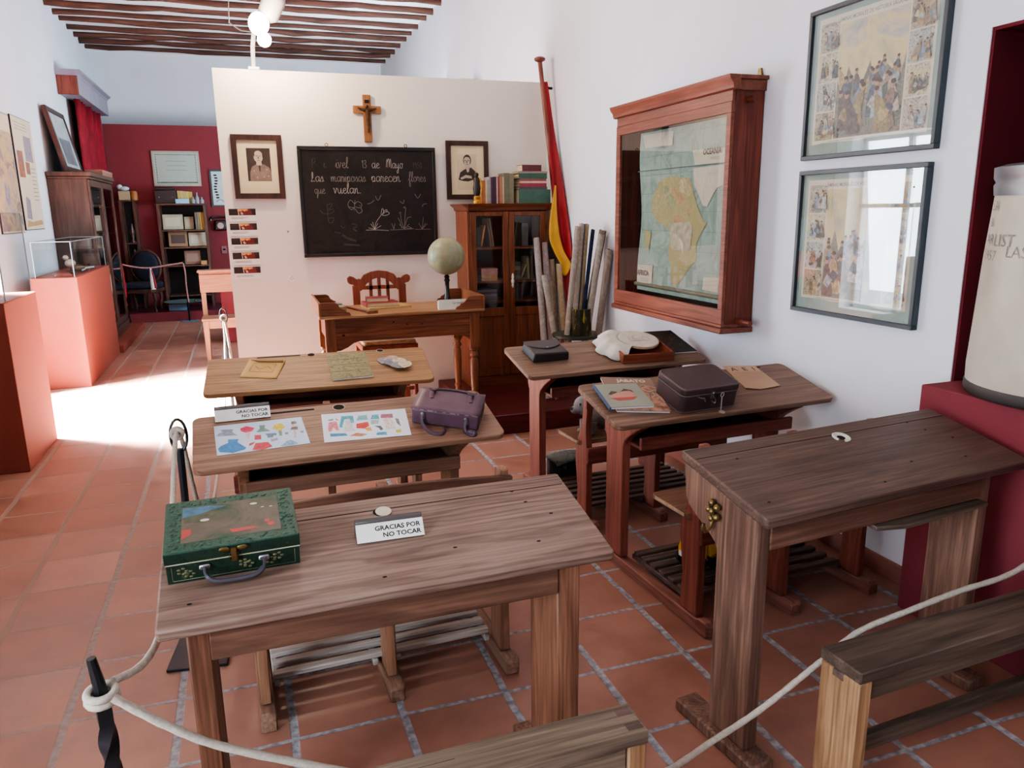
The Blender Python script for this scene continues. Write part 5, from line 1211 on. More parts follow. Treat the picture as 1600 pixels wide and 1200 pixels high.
# rolled maps
def roll(a, b, r, col, label, inner='#6b5a4c', group='rolled maps in the corner', cap=None):
    A, B = Vector(a), Vector(b); d = (B - A); ln = d.length; d.normalize()
    X = T(A) @ d.to_track_quat('Z', 'Y').to_matrix().to_4x4()
    t = thing('rolled_map', label, 'rolled map', X, group)
    m = MB(picture('map_back_' + col[1:], [col, '#%02x%02x%02x' % tuple(max(0, int(int(col[i:i + 2], 16) * .8)) for i in (1, 3, 5)), col], 9, 2, .8))
    n = 14; P = []
    for k in range(n * 2 + 3):
        an = k * 2 * PI / n; rr = r * (1 - .012 * k); P.append((rr * math.cos(an), rr * math.sin(an)))
    vs = [(x, y, 0) for x, y in P] + [(x, y, ln + (.008 * math.sin(3 * i) if i % 5 == 0 else 0)) for i, (x, y) in enumerate(P)]; q = len(P)
    m.add(vs, [(i, i + 1, q + i + 1, q + i) for i in range(q - 1)]); m.build('paper_roll', t, smooth=60)
    if cap:
        m = MB(pm('roll_edge_' + cap[1:], cap, .6)); m.box(-.012, .012, -r - .003, -r + .001, .02, ln - .001); m.build('edge_tape', t)
    return t
b0 = SZ + .006
for p, top, r, c, l, cap in (((2.34, 5.29), (2.418, 5.33, 1.52), .022, '#b5a594', 'pale rolled map with a blue edge at the left in the tin', '#33659c'), ((2.385, 5.31), (2.468, 5.36, 1.515), .024, '#baa07a', 'tan rolled map, tallest in the tin', None), ((2.385, 5.255), (2.487, 5.28, 1.475), .016, '#24304d', 'narrow dark navy rolled map in the tin', None),
                             ((2.425, 5.235), (2.520, 5.20, 1.44), .026, '#a79d90', 'grey-white rolled map with dark marks in the tin', None), ((2.43, 5.29), (2.555, 5.26, 1.47), .026, '#8d7f74', 'grey-brown torn rolled map in the tin', '#5a4034')):
    roll((p[0], p[1], b0), top, r, c, l, cap=cap)
roll((2.275, 5.27, SZ), (2.372, 5.30, 1.50), .024, '#b0a296', 'pale rolled map standing on the stool just left of the tin')
roll((2.505, 5.20, SZ), (2.562, 5.15, 1.33), .028, '#8b7d72', 'greyish rolled map standing on the stool right of the tin')
roll((2.20, 5.46, .1506), (2.322, 6.035, 1.39), .027, '#a39a98', 'grey-white rolled map leaning on the bookcase door, leftmost')
roll((2.27, 5.50, .1506), (2.40, 6.04, 1.35), .026, '#a08f8c', 'mauve-grey rolled map leaning on the bookcase, second from left')
roll((2.36, 5.50, .1506), (2.295, 5.80, 1.10), .026, '#b2a79c', 'spotted rolled map leaning across the others')
roll((2.36, 5.62, .1506), (2.445, 6.0, 1.21), .028, '#9d8a74', 'brownish rolled map between bookcase and flag')
roll((2.43, 5.62, .1506), (2.47, 5.90, 1.18), .026, '#b09a7c', 'buff rolled map just left of the hanging flag')

# ------------------------------------------------------------------ wall case with the map of Africa
MX0, MX1 = 2.40, 2.598; MY0, MY1, MZ0, MZ1 = 3.47, 4.75, .955, 2.275
t = thing('map_case', 'shallow mahogany wall case with a glazed front showing a map of Africa', 'display case', (MX1, (MY0 + MY1) / 2, MZ0))
m = MB(W_MAPD); m.box(MX0 + .02, MX1, MY0, MY0 + .02, MZ0 + .05, MZ1 - .06); m.build('side_panel', t, world=True, bev=.003)
m = MB(W_MAPD); m.box(MX0 + .02, MX1, MY1 - .02, MY1, MZ0 + .05, MZ1 - .06); m.build('side_panel', t, world=True, bev=.003)
m = MB(pm('dark_case_lining', '#26201f', .8)); m.box(MX1 - .02, MX1, MY0 + .02, MY1 - .02, MZ0 + .05, MZ1 - .06); m.build('back_panel', t, world=True)
m = MB(W_MAP)
pr = [(0, 0), (-.012, .006), (-.016, .03), (-.034, .05), (-.04, .072), (.03, .072), (.03, 0)]
m.prism([(MX0 + a, MZ1 - .072 + b_) for a, b_ in pr], 'Y', MY0 - .03, MY1 + .03); m.box(MX0 + .03, MX1, MY0 - .03, MY1 + .03, MZ1 - .02, MZ1); m.box(MX0 + .03, MX1, MY0 - .014, MY1 + .014, MZ1 - .072, MZ1 - .02)
m.build('cornice', t, world=True, bev=.002)
m = MB(W_MAP); m.box(MX0 - .012, MX1, MY0 - .012, MY1 + .012, MZ0, MZ0 + .03); m.box(MX0, MX1, MY0, MY1, MZ0 + .03, MZ0 + .05); m.build('bottom_moulding', t, world=True, bev=.004)
m = MB(W_MAP); GY0, GY1, GZ0, GZ1 = 3.51, 4.695, 1.085, 2.095
m.box(MX0, MX0 + .02, MY0, MY1, GZ1 + .0, GZ1 + .055); m.box(MX0 + .004, MX0 + .022, MY0, MY1, GZ1 + .055, MZ1 - .07); m.box(MX0, MX0 + .02, MY0, MY1, MZ0 + .05, GZ0); m.box(MX0, MX0 + .02, MY0, GY0 + .0, GZ0, GZ1); m.box(MX0, MX0 + .02, GY1, MY1, GZ0, GZ1)
d = m.build('glazed_door', t, world=True, bev=.002)
m = MB(GLASSP); m.box(MX0 + .008, MX0 + .011, GY0 - .005, GY1 + .005, GZ0 - .005, GZ1 + .005); m.build('glass_pane', d, world=True, smooth=0)
for z in (1.02, 2.16):
    m = MB(W_MAPD); m.tube([(2.50, MY0 - .03, z), (2.50, MY0 + .02, z)], .016, 10); m.tube([(2.50, MY0 - .12, z), (2.50, MY0 - .03, z)], [.014, .017], 10) if z < 1.5 else m.tube([(2.50, MY0 - .06, z), (2.50, MY0 - .03, z)], .02, 10); m.build('roller_knob', t, world=True)
m = MB(BRASS); m.prism([(MY0 + .02, MZ1 - .001), (MY0 + .06, MZ1 - .001), (MY0 + .05, MZ1 + .045), (MY0 + .03, MZ1 + .045)], 'X', 2.585, 2.595); m.build('hanging_plate', t, world=True)
SEA = picture('map_sea_green', ['#6f857b', '#7f948a', '#8d9f93', '#788d83', '#9aa797'], 5, 1, .7, 1)
MXS = 2.515
wav = lambda z: .006 * math.sin(z * 9)
def MP(y, z, k=0): return (MXS - .0008 * k + wav(z), y, z)
m = MB(SEA)
me = [(4.615, 2.10), (3.615, 2.10)]
nz = 24; vs = []
for i in range(nz + 1):
    z = 2.10 - (2.10 - 1.09) * i / nz
    wl = .02 * math.sin(z * 7) * .6; vs += [MP(4.612 + wl, z), MP(3.612 + wl * .8, z)]
m.add(vs, [(2 * i, 2 * i + 1, 2 * i + 3, 2 * i + 2) for i in range(nz)])
mp = m.build('map_sheet', t, world=True, smooth=80)
def land(mat, pts, k):
    m.mat(mat).poly([MP(y, z, k) for y, z in pts])
m = MB()
AF = [(4.367,1.785),(4.251,1.815),(4.113,1.804),(4.006,1.787),(3.971,1.716),(3.918,1.618),(3.852,1.544),(3.819,1.547),(3.88,1.474),(3.92,1.399),(3.903,1.326),(3.981,1.271),(4.037,1.216),(4.132,1.15),(4.179,1.205),(4.192,1.283),(4.23,1.36),(4.215,1.44),(4.258,1.504),(4.352,1.526),(4.423,1.568),(4.463,1.635),(4.431,1.715),(4.392,1.753)]
AY = picture('map_ochre', ['#8f8256', '#9f9264', '#93906a', '#a89a70', '#87815c'], 14, 2, .7, 2)
AFS = [(p.x, p.y) for p in smooth_pts(AF + AF[:1], 3)][:-1]
land(AY, AFS, 4)
m.mat(pm('map_grid_line', '#66766d', .8))
for k in range(9):
    yy = 4.58 - .117 * k
    m.add([MP(yy, 1.10 + .1 * j, 3) for j in range(11)] + [MP(yy - .0018, 1.10 + .1 * j, 3) for j in range(11)], [(j, j + 1, 12 + j, 11 + j) for j in range(10)])
for j in range(9): m.add([MP(4.60, 1.14 + .115 * j, 3), MP(3.62, 1.14 + .115 * j, 3), MP(3.62, 1.1418 + .115 * j, 3), MP(4.60, 1.1418 + .115 * j, 3)], [(0, 1, 2, 3)])
rq = random.Random(5)
for k in range(16):
    cy, cz = rq.uniform(3.95, 4.4), rq.uniform(1.52, 1.78); s_ = rq.uniform(.03, .075)
    land(pm('map_country_%d' % (k % 4), ('#9d9468', '#a58a60', '#8f8f6c', '#ab9d76')[k % 4], .7, var=.15, scale=40), [(cy + s_ * rq.uniform(.6, 1) * math.cos(a), cz + .7 * s_ * rq.uniform(.6, 1) * math.sin(a)) for a in (0, .9, 1.8, 2.7, 3.6, 4.5, 5.4)], 5 + k * .12)
land(pm('map_pale_pink', '#a39a84', .7, var=.2, scale=25), [(4.233,1.53),(4.0,1.545),(3.965,1.497),(3.979,1.387),(4.012,1.37),(4.185,1.375)], 8)
land(picture('map_beige', ['#b3aa98', '#bdb4a2', '#a9a898'], 9, 4, .7), [(3.971,1.848),(3.647,1.853),(3.644,1.752),(3.728,1.732),(3.777,1.688),(3.826,1.63),(3.87,1.636),(3.92,1.703),(3.957,1.752)], 6)
land(_M['map_beige'], [(4.592,2.107 - .02),(4.206,2.089 - .01),(4.212,1.997),(4.544,2.004)], 6)
land(pm('map_label_cream', '#b9b29c', .7), [(3.983,1.949),(3.64,1.94),(3.642,1.863),(3.954,1.865)], 6)
land(_M['map_label_cream'], [(4.6,1.255),(4.406,1.264),(4.413,1.146),(4.62,1.135)], 6)
land(_M['map_label_cream'], [(3.817,1.23),(3.655,1.24),(3.671,1.154),(3.823,1.158)], 6)
land(AY, [(4.552,1.485),(4.454,1.473),(4.468,1.364),(4.525,1.361)], 6)
m.mat(pm('map_fold_line', '#5c6a60', .8)).add([MP(4.63, 1.864, 9), MP(3.62, 1.862, 9), MP(3.62, 1.857, 9), MP(4.63, 1.858, 9)], [(0, 1, 2, 3)])
m.mat(INK)
XT = lambda y, z: Matrix(((0, 0, -1, MXS - .016), (-1, 0, 0, y), (0, 1, 0, z), (0, 0, 0, 1)))
m.text('OCEANÍA', .044, XT(3.865, 1.915), bold=.0006, sx=.92); m.text('AFRICA', .05, XT(4.60, 1.19), bold=.0008, sx=.9)
m.mat(GREYINK); m.text('MAPA MURAL DE', .016, XT(3.80, 1.955), sx=.9); m.text('MAPA DE', .018, XT(4.56, 1.235)); m.text('POLITICO', .02, XT(3.79, 1.885))
for kz in (1.165, 1.155, 1.175): m.add([MP(4.56, kz, 12), MP(4.45, kz, 12), MP(4.45, kz - .003, 12), MP(4.56, kz - .003, 12)], [(0, 1, 2, 3)])
m.build('printed_map', mp, world=True, smooth=0)
m = MB(pm('map_rod', '#6b6a58', .6)); m.tube([(2.51, 4.64, 1.128), (2.51, 3.60, 1.128)], .013, 10); m.build('bottom_rod', mp, world=True)

# ------------------------------------------------------------------ two framed religious charts on the right wall
FRB = pm('dark_slate_frame', '#2f3a40', .45, var=.06); SAGE = pm('sage_mat', '#8d9f97', .85, var=.08, scale=10); SHEET = pm('old_print_paper', '#c8c2ae', .8, var=.06, scale=6)
def chart(y0, y1, z0, z1, label, seed, title_dx):
    """y1 is the far edge, at the left as one looks at the wall"""
    t = thing('framed_chart', label, 'picture', (XR, (y0 + y1) / 2, z0))
    m = MB(FRB); d = .034; w = .02
    m.box(XR - d, XR - .001, y0, y1, z0, z0 + w); m.box(XR - d, XR - .001, y0, y1, z1 - w, z1); m.box(XR - d, XR - .001, y0, y0 + w, z0 + w, z1 - w); m.box(XR - d, XR - .001, y1 - w, y1, z0 + w, z1 - w)
    m.build('picture_frame', t, world=True, bev=.002)
    m = MB(SAGE); m.box(XR - .016, XR - .002, y0 + w, y1 - w, z0 + w, z1 - w); bk_ = m.build('mat_board', t, world=True)
    X = Matrix(((0, 0, -1, XR - .0165), (-1, 0, 0, y1), (0, 1, 0, z0), (0, 0, 0, 1)))
    W, H = y1 - y0, z1 - z0
    m = MB(SHEET, X); rn = random.Random(seed)
    e = []
    for k in range(10): e.append((.055 + (W - .11) * k / 9, .07 + rn.uniform(-.006, .006)))
    m.prism(e + [(W - .055, H - .045), (.055, H - .045)], 'Z', 0, .0008)
    L = lambda k: T((0, 0, .001 + .0005 * k))
    pics = [picture('lithograph_%d_%d' % (seed, k), st, 30, seed + k, .5, 2.2) for k, st in enumerate((['#4a443f', '#8b8070', '#b5a786', '#5d5a57', '#998d79'], ['#46525c', '#8796a0', '#b9b8a6', '#6f6860', '#c0a878'], ['#6a6a60', '#a5a08a', '#d0c39a', '#7a828a', '#998770'], ['#5a5450', '#8b8276', '#c3b8a2', '#707880', '#b7a184']))]
    ph = (H - .175) / 4
    for k in range(4):
        zb = .085 + k * (ph + .006)
        m.mat(pics[k]).poly([(.068, zb), (.185, zb), (.185, zb + ph), (.068, zb + ph)], L(0))
        m.mat(pics[3 - k]).poly([(W - .185, zb), (W - .068, zb), (W - .068, zb + ph), (W - .185, zb + ph)], L(0))
    m.mat(picture('lithograph_sky_%d' % seed, ['#8f968c', '#b3aa86', '#c9bb8c', '#a49fa2', '#7c8f96'], 3.2, seed, .5, 1.2)).poly([(.192, .085), (W - .192, .085), (W - .192, H - .09), (.192, H - .09)], L(0))
    cols = ('#4b5a66', '#6b7f8b', '#8f815c', '#a8966a', '#5f564f', '#857a6d', '#b3a794', '#51605c', '#7a6a5c', '#9aa4a2')
    robes = [pm('litho_robe_%d' % k, c, .6, var=.35, scale=70) for k, c in enumerate(cols)]
    skin = pm('skin_lithograph', '#a08872', .6, var=.2, scale=80); hair = pm('hair_lithograph', '#463c37', .6, var=.2, scale=80)
    m.mat(picture('litho_ground_%d' % seed, ['#4a5257', '#6d7570', '#8d8771', '#566369', '#a39a80'], 20, seed + 2, .6, 2.0)).poly([(.193, .087), (W - .193, .087), (W - .193, .33)] + [(W - .193 - (W - .386) * k / 12, .33 + .05 * math.sin(k * 1.9 + seed) + .02 * math.cos(k * 3.1)) for k in range(13)] + [(.193, .36)], L(1))
    lv = [2.0]
    def figure(x, z, h):
        lv[0] += .25; K = L(lv[0]); lean = rn.uniform(-.25, .25) * h; w = h * rn.uniform(.26, .42)
        m.mat(rn.choice(robes)).poly([(p.x, p.y) for p in smooth_pts([(x - w * .6, z), (x - w * .55, z + h * .35), (x - w * .35 + lean * .6, z + h * .7), (x + lean, z + h * .84), (x + w * .35 + lean * .6, z + h * .68), (x + w * .5, z + h * .35), (x + w * .7, z), (x - w * .6, z)], 3)][:-1], K)
        m.mat(rn.choice(robes)).poly([(x - w * .5, z + h * .3), (x + lean * .4, z + h * .55), (x + w * .6, z + h * .42), (x + w * .1, z + h * .2)], T((0, 0, .00012)) @ K)
        m.mat(skin).poly(ell(x + lean, z + h * .9, h * .075, h * .095, 10), T((0, 0, .0002)) @ K)
        m.mat(hair).poly(ell(x + lean + h * .01, z + h * .955, h * .075, h * .055, 9), T((0, 0, .0003)) @ K)
    for k in range(26):
        q = k / 25
        figure(rn.uniform(.225, W - .225), .30 - .205 * q + rn.uniform(-.01, .01), .085 + .10 * q + rn.uniform(-.01, .02))
    for k in range(4):
        zb = .085 + k * (ph + .006)
        for c0 in (.085, W - .17):
            for j in range(4): figure(c0 + .022 + .022 * j + rn.uniform(-.006, .006), zb + rn.uniform(.004, .03), ph * rn.uniform(.4, .68))
    m.mat(GREYINK).text('LÁMINAS MORALES DE HISTORIA SAGRADA', .024, T((title_dx, H - .078, .0012)), sx=.84, bold=.0003)
    m.box(.075, .16, H - .072, H - .070, .001, .0012); m.box(.085, .15, H - .080, H - .078, .001, .0012); m.box(.16, .5, .076, .078, .001, .0012)
    m.build('printed_sheet', bk_, world=True, smooth=0)
    m = MB(GLASSP); m.box(XR - .026, XR - .0245, y0 + w, y1 - w, z0 + w, z1 - w); m.build('glass_pane', t, world=True, smooth=0)
chart(2.366, 3.13, 1.836, 2.495, 'framed printed chart, upper of two on the right wall', 21, .17)
chart(2.382, 3.13, 1.118, 1.788, 'framed printed chart, lower of two on the right wall, reflecting the window', 33, .17)

# ------------------------------------------------------------------ cream drum in the niche
t = thing('storage_drum', 'tall cream drum with a grey lid and faded black marks on the red plinth', 'drum', (2.735, 1.83, .9455))
CR = pm('stained_cream_enamel', '#b9b0a0', .45, var=.12, scale=5)
rb, rt_, hh = .325, .30, .80
m = MB(CR); m.lathe([(rb, .045), (rb + .002, .10), (lerp(rb, rt_, .5), .5), (rt_, hh - .09)], seg=48); bd = m.build('drum_body', t, smooth=60)
m = MB(pm('dark_rim_band', '#3c3735', .6, var=.2)); m.lathe([(0, 0), (rb - .01, 0), (rb + .004, .015), (rb + .004, .04), (rb - .002, .05)], seg=48); m.build('base_band', t, smooth=60)
m = MB(pm('grey_zinc_lid', '#83878b', .4, .5)); m.lathe([(rt_ + .004, hh - .095), (rt_ + .008, hh - .06), (rt_ + .002, hh - .05), (rt_ + .01, hh - .035), (rt_ + .012, hh), (rt_ - .02, hh + .01), (0, hh + .015)], seg=48); m.build('lid', t, smooth=60)
m = MB(pm('faded_black_paint', '#8b837a', .7, var=.3, scale=60))
def wrap(a0, z0):
    def f(p):
        zz_ = z0 + p[1]; r = lerp(rb, rt_, min(1, zz_ / hh)) + .0035; a = R(a0) + p[0] / r
        return (r * math.cos(a), r * math.sin(a), zz_)
    return f
for s, a0, z0_, sz in (('SA', 141, .655, .05), ('8', 143, .60, .04), ('AR', 140, .54, .05), ('LIST', 152, .535, .06), ('LAS', 166, .50, .055), ('1957', 139, .485, .05)): m = MB(pm('faded_black_paint', '#77706a')); m.text(s, sz, warp=wrap(a0, z0_)); m.build('painted_mark', bd, smooth=0)
# ------------------------------------------------------------------ left wall and far room
def wall_poster(y0, y1, z0, z1, label, seed):
    t = thing('information_poster', label, 'poster', (XL, (y0 + y1) / 2, z0))
    m = MB(BLACKMETAL); m.box(XL + .0001, XL + .014, y0, y1, z0, z1); m.build('panel_edge', t, world=True, smooth=0)
    X = Matrix(((0, 0, 1, XL + .0145), (1, 0, 0, y0), (0, 1, 0, z0), (0, 0, 0, 1)))
    W, H = y1 - y0, z1 - z0
    m = MB(pm('panel_paper', '#cdbfa8', .6, var=.06, scale=4), X); m.box(.012, W - .006, .006, H - .006, 0, .001)
    L = lambda k: T((0, 0, .0015 + .0006 * k))
    if seed == 1:
        m.mat(picture('panel_violet', ['#4d4a5a', '#86828c', '#b0a074', '#66616e', '#a3966c'], 3.5, 3, .5)).poly([(.02, .02), (W - .02, .02), (W - .02, H * .85), (.02, H * .85)], L(0))
    else:
        m.mat(picture('panel_photo', ['#6b4a35', '#a06a42', '#5b5a66', '#b98f62'], 9, 2, .5)).poly([(.06, .52), (.28, .52), (.28, .78), (.06, .78)], L(0)); m.poly([(.34, .56), (.5, .56), (.5, .68), (.34, .68)], L(0))
        m.mat(picture('panel_portrait', ['#5f5a62', '#8d8790', '#77717c'], 6, 4, .5)).poly([(.38, H - .42), (.68, H - .42), (.68, H - .17), (.38, H - .17)], L(0)); m.poly([(.1, .12), (.3, .10), (.32, .3), (.16, .34)], L(0))
        m.mat(GREYINK)
        for k in range(9): m.box(.52, .70, .30 + k * .04, .308 + k * .04, .0015, .0018)
        for k in range(3): m.box(.1, .6, H - .06 - k * .03, H - .055 - k * .03, .0015, .0018)
        m.mat(pm('panel_tan', '#a8895f', .6)).poly([(.06, .03), (W - .06, .05), (W - .1, .1), (.3, .08), (.1, .1)], L(1))
    m.build('printed_face', t, world=True, smooth=0)
wall_poster(8.92, 9.70, 1.49, 2.60, 'tall cream information panel with small photographs on the left wall', 2)
wall_poster(8.10, 8.86, 1.47, 2.58, 'violet and yellow printed panel at the left edge of the view', 1)

# dark glazed cabinet
CX0, CX1, CY0, CY1, CZ0, CZ1 = XL + .005, -1.62, 10.15, 11.86, .0905, 2.12
t = thing('display_cabinet', 'tall dark wooden glazed cabinet standing against the left wall', 'cabinet', ((CX0 + CX1) / 2, (CY0 + CY1) / 2, CZ0))
for y in (CY0, CY1 - .03):
    m = MB(W_DKCAB); m.box(CX0, CX1 - .02, y, y + .03, CZ0, CZ1 - .05); m.build('side_panel', t, world=True, bev=.004)
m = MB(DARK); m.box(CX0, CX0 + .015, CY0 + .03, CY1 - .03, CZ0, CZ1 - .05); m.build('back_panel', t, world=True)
m = MB(W_DKCAB); m.box(CX0, CX1 + .03, CY0 - .035, CY1 + .035, CZ1 - .05, CZ1); m.box(CX0, CX1 + .012, CY0 - .018, CY1 + .018, CZ1 - .08, CZ1 - .05); m.build('cornice', t, world=True, bev=.006)
m = MB(W_DKCAB); m.box(CX0 + .015, CX1 + .008, CY0 - .008, CY1 + .008, CZ0, CZ0 + .12); m.build('plinth_base', t, world=True, bev=.004)
for z in (.62, 1.0, 1.40, 1.74):
    m = MB(pm('pale_shelf', '#8d8378', .5)); m.box(CX0 + .016, CX1 - .03, CY0 + .03, CY1 - .03, z - .012, z); m.build('shelf', t, world=True)
ym = (CY0 + CY1) / 2
for a, b_ in ((CY0 + .002, ym - .002), (ym + .002, CY1 - .002)):
    m = MB(W_DKCAB); w = .075
    m.box(CX1 - .02, CX1, a, a + w, CZ0 + .13, CZ1 - .085); m.box(CX1 - .02, CX1, b_ - w, b_, CZ0 + .13, CZ1 - .085); m.box(CX1 - .02, CX1, a + w, b_ - w, CZ0 + .13, CZ0 + .2); m.box(CX1 - .02, CX1, a + w, b_ - w, CZ1 - .16, CZ1 - .085)
    d = m.build('door', t, world=True, bev=.003)
    m = MB(GLASSP); m.box(CX1 - .012, CX1 - .009, a + w, b_ - w, CZ0 + .2, CZ1 - .16); m.build('glass_pane', d, world=True, smooth=0)
rn = random.Random(8)
ad = ['pale', 'cream', 'grey', 'buff', 'light brown', 'whitish']
k = 0
for z, nm in ((.622, 'lowest shelf'), (1.002, 'second shelf'), (1.402, 'third shelf'), (1.742, 'top shelf')):
    for j in range(5):
        y = CY0 + .18 + j * .33; c = ('#b5ab9c', '#c9bfae', '#8d8a88', '#b09a78', '#94775c', '#cfcac2')[k % 6]
        w, h = rn.uniform(.10, .2), rn.uniform(.14, .24)
        t2 = thing('booklet', '%s booklet on the %s of the glazed cabinet, %s from near end' % (ad[k % 6], nm, ('first', 'second', 'third', 'fourth', 'fifth')[j]), 'book', T((-1.86, y, z)) @ RY(-.18), 'exhibits in the dark glazed cabinet')
        m = MB(pm('cover_' + c[1:], c, .5)); m.box(0, .008, 0, w, 0, h); m.mat(pm('exhibit_print', '#6f655c', .6)).box(.0081, .0088, w * .2, w * .8, h * .5, h * .75); m.build('cover', t2, smooth=0)
        k += 1
# picture and box on the cabinet
t = thing('leaning_picture', 'dark framed picture leaning against the left wall on top of the glazed cabinet', 'picture', T((-1.83, 10.25, CZ1 + .011)) @ RY(-.2))
m = MB(W_FRAME); w = .06
m.box(-.05, 0, 0, w, 0, .74); m.box(-.05, 0, .98 - w, .98, 0, .74); m.box(-.05, 0, w, .98 - w, 0, w); m.box(-.05, 0, w, .98 - w, .74 - w, .74); m.build('picture_frame', t, bev=.004)
m = MB(picture('grey_group_photo', ['#7d8387', '#a9b0b3', '#8d9396', '#c2c8c9'], 5, 2, .4)); m.box(-.03, -.012, w, .98 - w, w, .74 - w); m.mat(pm('photo_dark', '#666a70', .4, var=.25, scale=10)).box(-.0122, -.0112, .2, .8, .1, .4); m.build('photograph', t)
m = MB(pm('brown_carton', '#8a5c4c', .6)); m.box(-.1, .1, -.4, .4, 0, .075); m.mat(pm('carton_lid', '#97685a', .6)).box(-.103, .103, -.403, .403, .05, .078)
solo(m, 'flat_box', 'flat reddish brown box lying on top of the glazed cabinet', 'box', (-1.72, 11.62, CZ1 + .0008), bev=.004)
# valance and curtain
t = thing('curtain', 'dark red velvet curtain hanging under a wooden pelmet on the left wall', 'curtain', (XL, 13.0, 0.2))
VEL = pm('red_velvet', '#7d1020', .8, var=.25, scale=6)
m = MB(VEL)
def cf(u, v):
    y = 11.93 + 1.87 * u; return (XL + .10 + .045 * math.sin(u * 46) + .02 * math.sin(u * 17), y - .25 * (1 - v) * 0, .2 + 2.95 * v)
m.grid(cf, 90, 6); m.build('velvet_cloth', t, world=True, solid=.006, smooth=80)
m = MB(pm('grey_pelmet_face', '#8b8794', .5)); m.box(XL + .002, XL + .24, 11.50, 13.85, 3.14, 3.36); m.mat(W_MAPZ).box(XL + .002, XL + .24, 11.47, 11.50, 3.13, 3.38); m.build('pelmet', t, world=True, bev=.004)
m = MB(pm('grey_pelmet_face', '#8b8794')); m.prism([(3.36, XL + .002), (3.36, XL + .24), (3.385, XL + .25), (3.41, XL + .29), (3.43, XL + .29), (3.43, XL + .002)], 'Y', 11.44, 13.88, Matrix(((0, 0, 1, 0), (0, 1, 0, 0), (1, 0, 0, 0), (0, 0, 0, 1)))); m.build('pelmet_moulding', t, world=True)

# far red room ---------------------------------------------------------------
def far_frame(label, x0, x1, z0, z1, fm, prm, wdt, script=False):
    t = wall_frame('framed_certificate', label, 'picture', x0, x1, z0, z1, 13.898, wdt, fm, .03)
    m = MB(prm); m.box(x0 + wdt * .5, x1 - wdt * .5, 13.87, 13.89, z0 + wdt * .5, z1 - wdt * .5); d = m.build('sheet', t, world=True)
    m = MB(pm('engraved_border', '#6d746c', .6, var=.3, scale=20))
    X = T((0, 13.8694, 0)) @ RX(PI / 2); m.T = X
    e = wdt + .03
    if not script:
        for k in range(26):
            a = k / 26 * 2 * PI; m.poly(ell(lerp(x0 + e, x1 - e, k / 25), z0 + e, .016, .013, 7)); m.poly(ell(lerp(x0 + e, x1 - e, k / 25), z1 - e, .014, .007, 7))
        for k in range(12): m.poly(ell(x0 + e, lerp(z0 + e, z1 - e, k / 11), .007, .02, 7)); m.poly(ell(x1 - e, lerp(z0 + e, z1 - e, k / 11), .007, .02, 7))
        for k in range(3): m.ribbon([(x0 + .2, z1 - .16 - k * .07), (x1 - .2, z1 - .16 - k * .07)], .006)
    else:
        m.mat(INK)
        for k in range(9): m.poly(ell(x0 + .09 + .012 * math.sin(k), z1 - .09 - k * .045, .03, .015, 7))
        m.ribbon([(p.x, p.y) for p in smooth_pts([(x0 + .07, z0 + .08), (x0 + .14, z0 + .12), (x0 + .22, z0 + .06)], 4)], .008)
    m.build('engraving', d, world=True, smooth=0)
far_frame('wide framed certificate with grey-green sheet on the red wall', -1.275, -.565, 2.08, 2.632, pm('silver_frame', '#a39e90', .35, .4), pm('grey_green_sheet', '#a3b0a5', .6, var=.06, scale=3), .028)
far_frame('narrow framed sheet with black lettering half hidden behind the partition', -.435, -.02, 1.745, 2.345, FRB, pm('pale_blue_sheet', '#b3c3c2', .6, var=.04), .03, True)
t = thing('telephone', 'old black wall telephone on the red wall beside the partition', 'telephone', (-.33, 13.899, 1.36))
m = MB(pm('bakelite', '#141318', .25)); m.prism([(-.10, 0), (.10, 0), (.085, .17), (-.085, .17)], 'Y', -.10, 0); m.build('phone_body', t, bev=.02, seg=2)
m = MB(pm('bakelite', '#141318')); m.tube(smooth_pts([(-.15, -.09, .17), (-.13, -.10, .21), (-.05, -.11, .22), (.05, -.11, .22), (.13, -.10, .21), (.15, -.09, .17)], 3), [.035, .03, .025, .02, .018, .018, .018, .018, .018, .018, .018, .018, .02, .025, .03, .035], 10); m.build('handset', t)
m = MB(STEEL); m.lathe([(.05, 0), (.05, .006), (.02, .008), (0, .008)], (0, 0, 0), 20, T((0, -.101, .08)) @ RX(PI / 2)); m.build('dial', t)
m = MB(pm('plum_socket', '#7d5a60', .5)); m.box(-.04, .04, -.02, 0, 0, .12); m.mat(DARK).box(-.02, .02, -.022, -.0195, .05, .08)
solo(m, 'wall_switch', 'small pinkish wall switch under the black telephone', 'switch', (-.31, 13.899, .98))
t = None
# shelf unit with exhibits
def shelf_unit(x0, x1, y0, y1, z0, z1, zs, label, col):
    t = thing('shelf_unit', label, 'shelf', ((x0 + x1) / 2, (y0 + y1) / 2, z0))
    for x in (x0, x1 - .045):
        for y in (y0, y1 - .045):
            m = MB(col); m.box(x, x + .045, y, y + .045, z0, z1 - .001); m.build('post', t, world=True, bev=.003)
    for z in zs + [z1]:
        m = MB(W_DKCAB); m.box(x0 + (.0455 if z < z1 else -.02), x1 - (.0455 if z < z1 else -.02), y0 + .001, y1 - .001, z - .025, z); m.build('shelf', t, world=True, bev=.002)
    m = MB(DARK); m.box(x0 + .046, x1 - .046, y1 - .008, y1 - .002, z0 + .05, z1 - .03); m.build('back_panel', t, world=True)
    return t
shelf_unit(-1.25, -.52, 13.45, 13.85, .1465, 1.80, [.35, .83, 1.12, 1.39], 'dark shelf unit with pale exhibits against the red wall', W_DKCAB)
shelf_unit(-1.80, -1.56, 13.60, 13.88, .1465, 1.86, [.40, .80, 1.2], 'narrow dark shelf unit partly hidden behind the glazed cabinet', W_DKCAB)
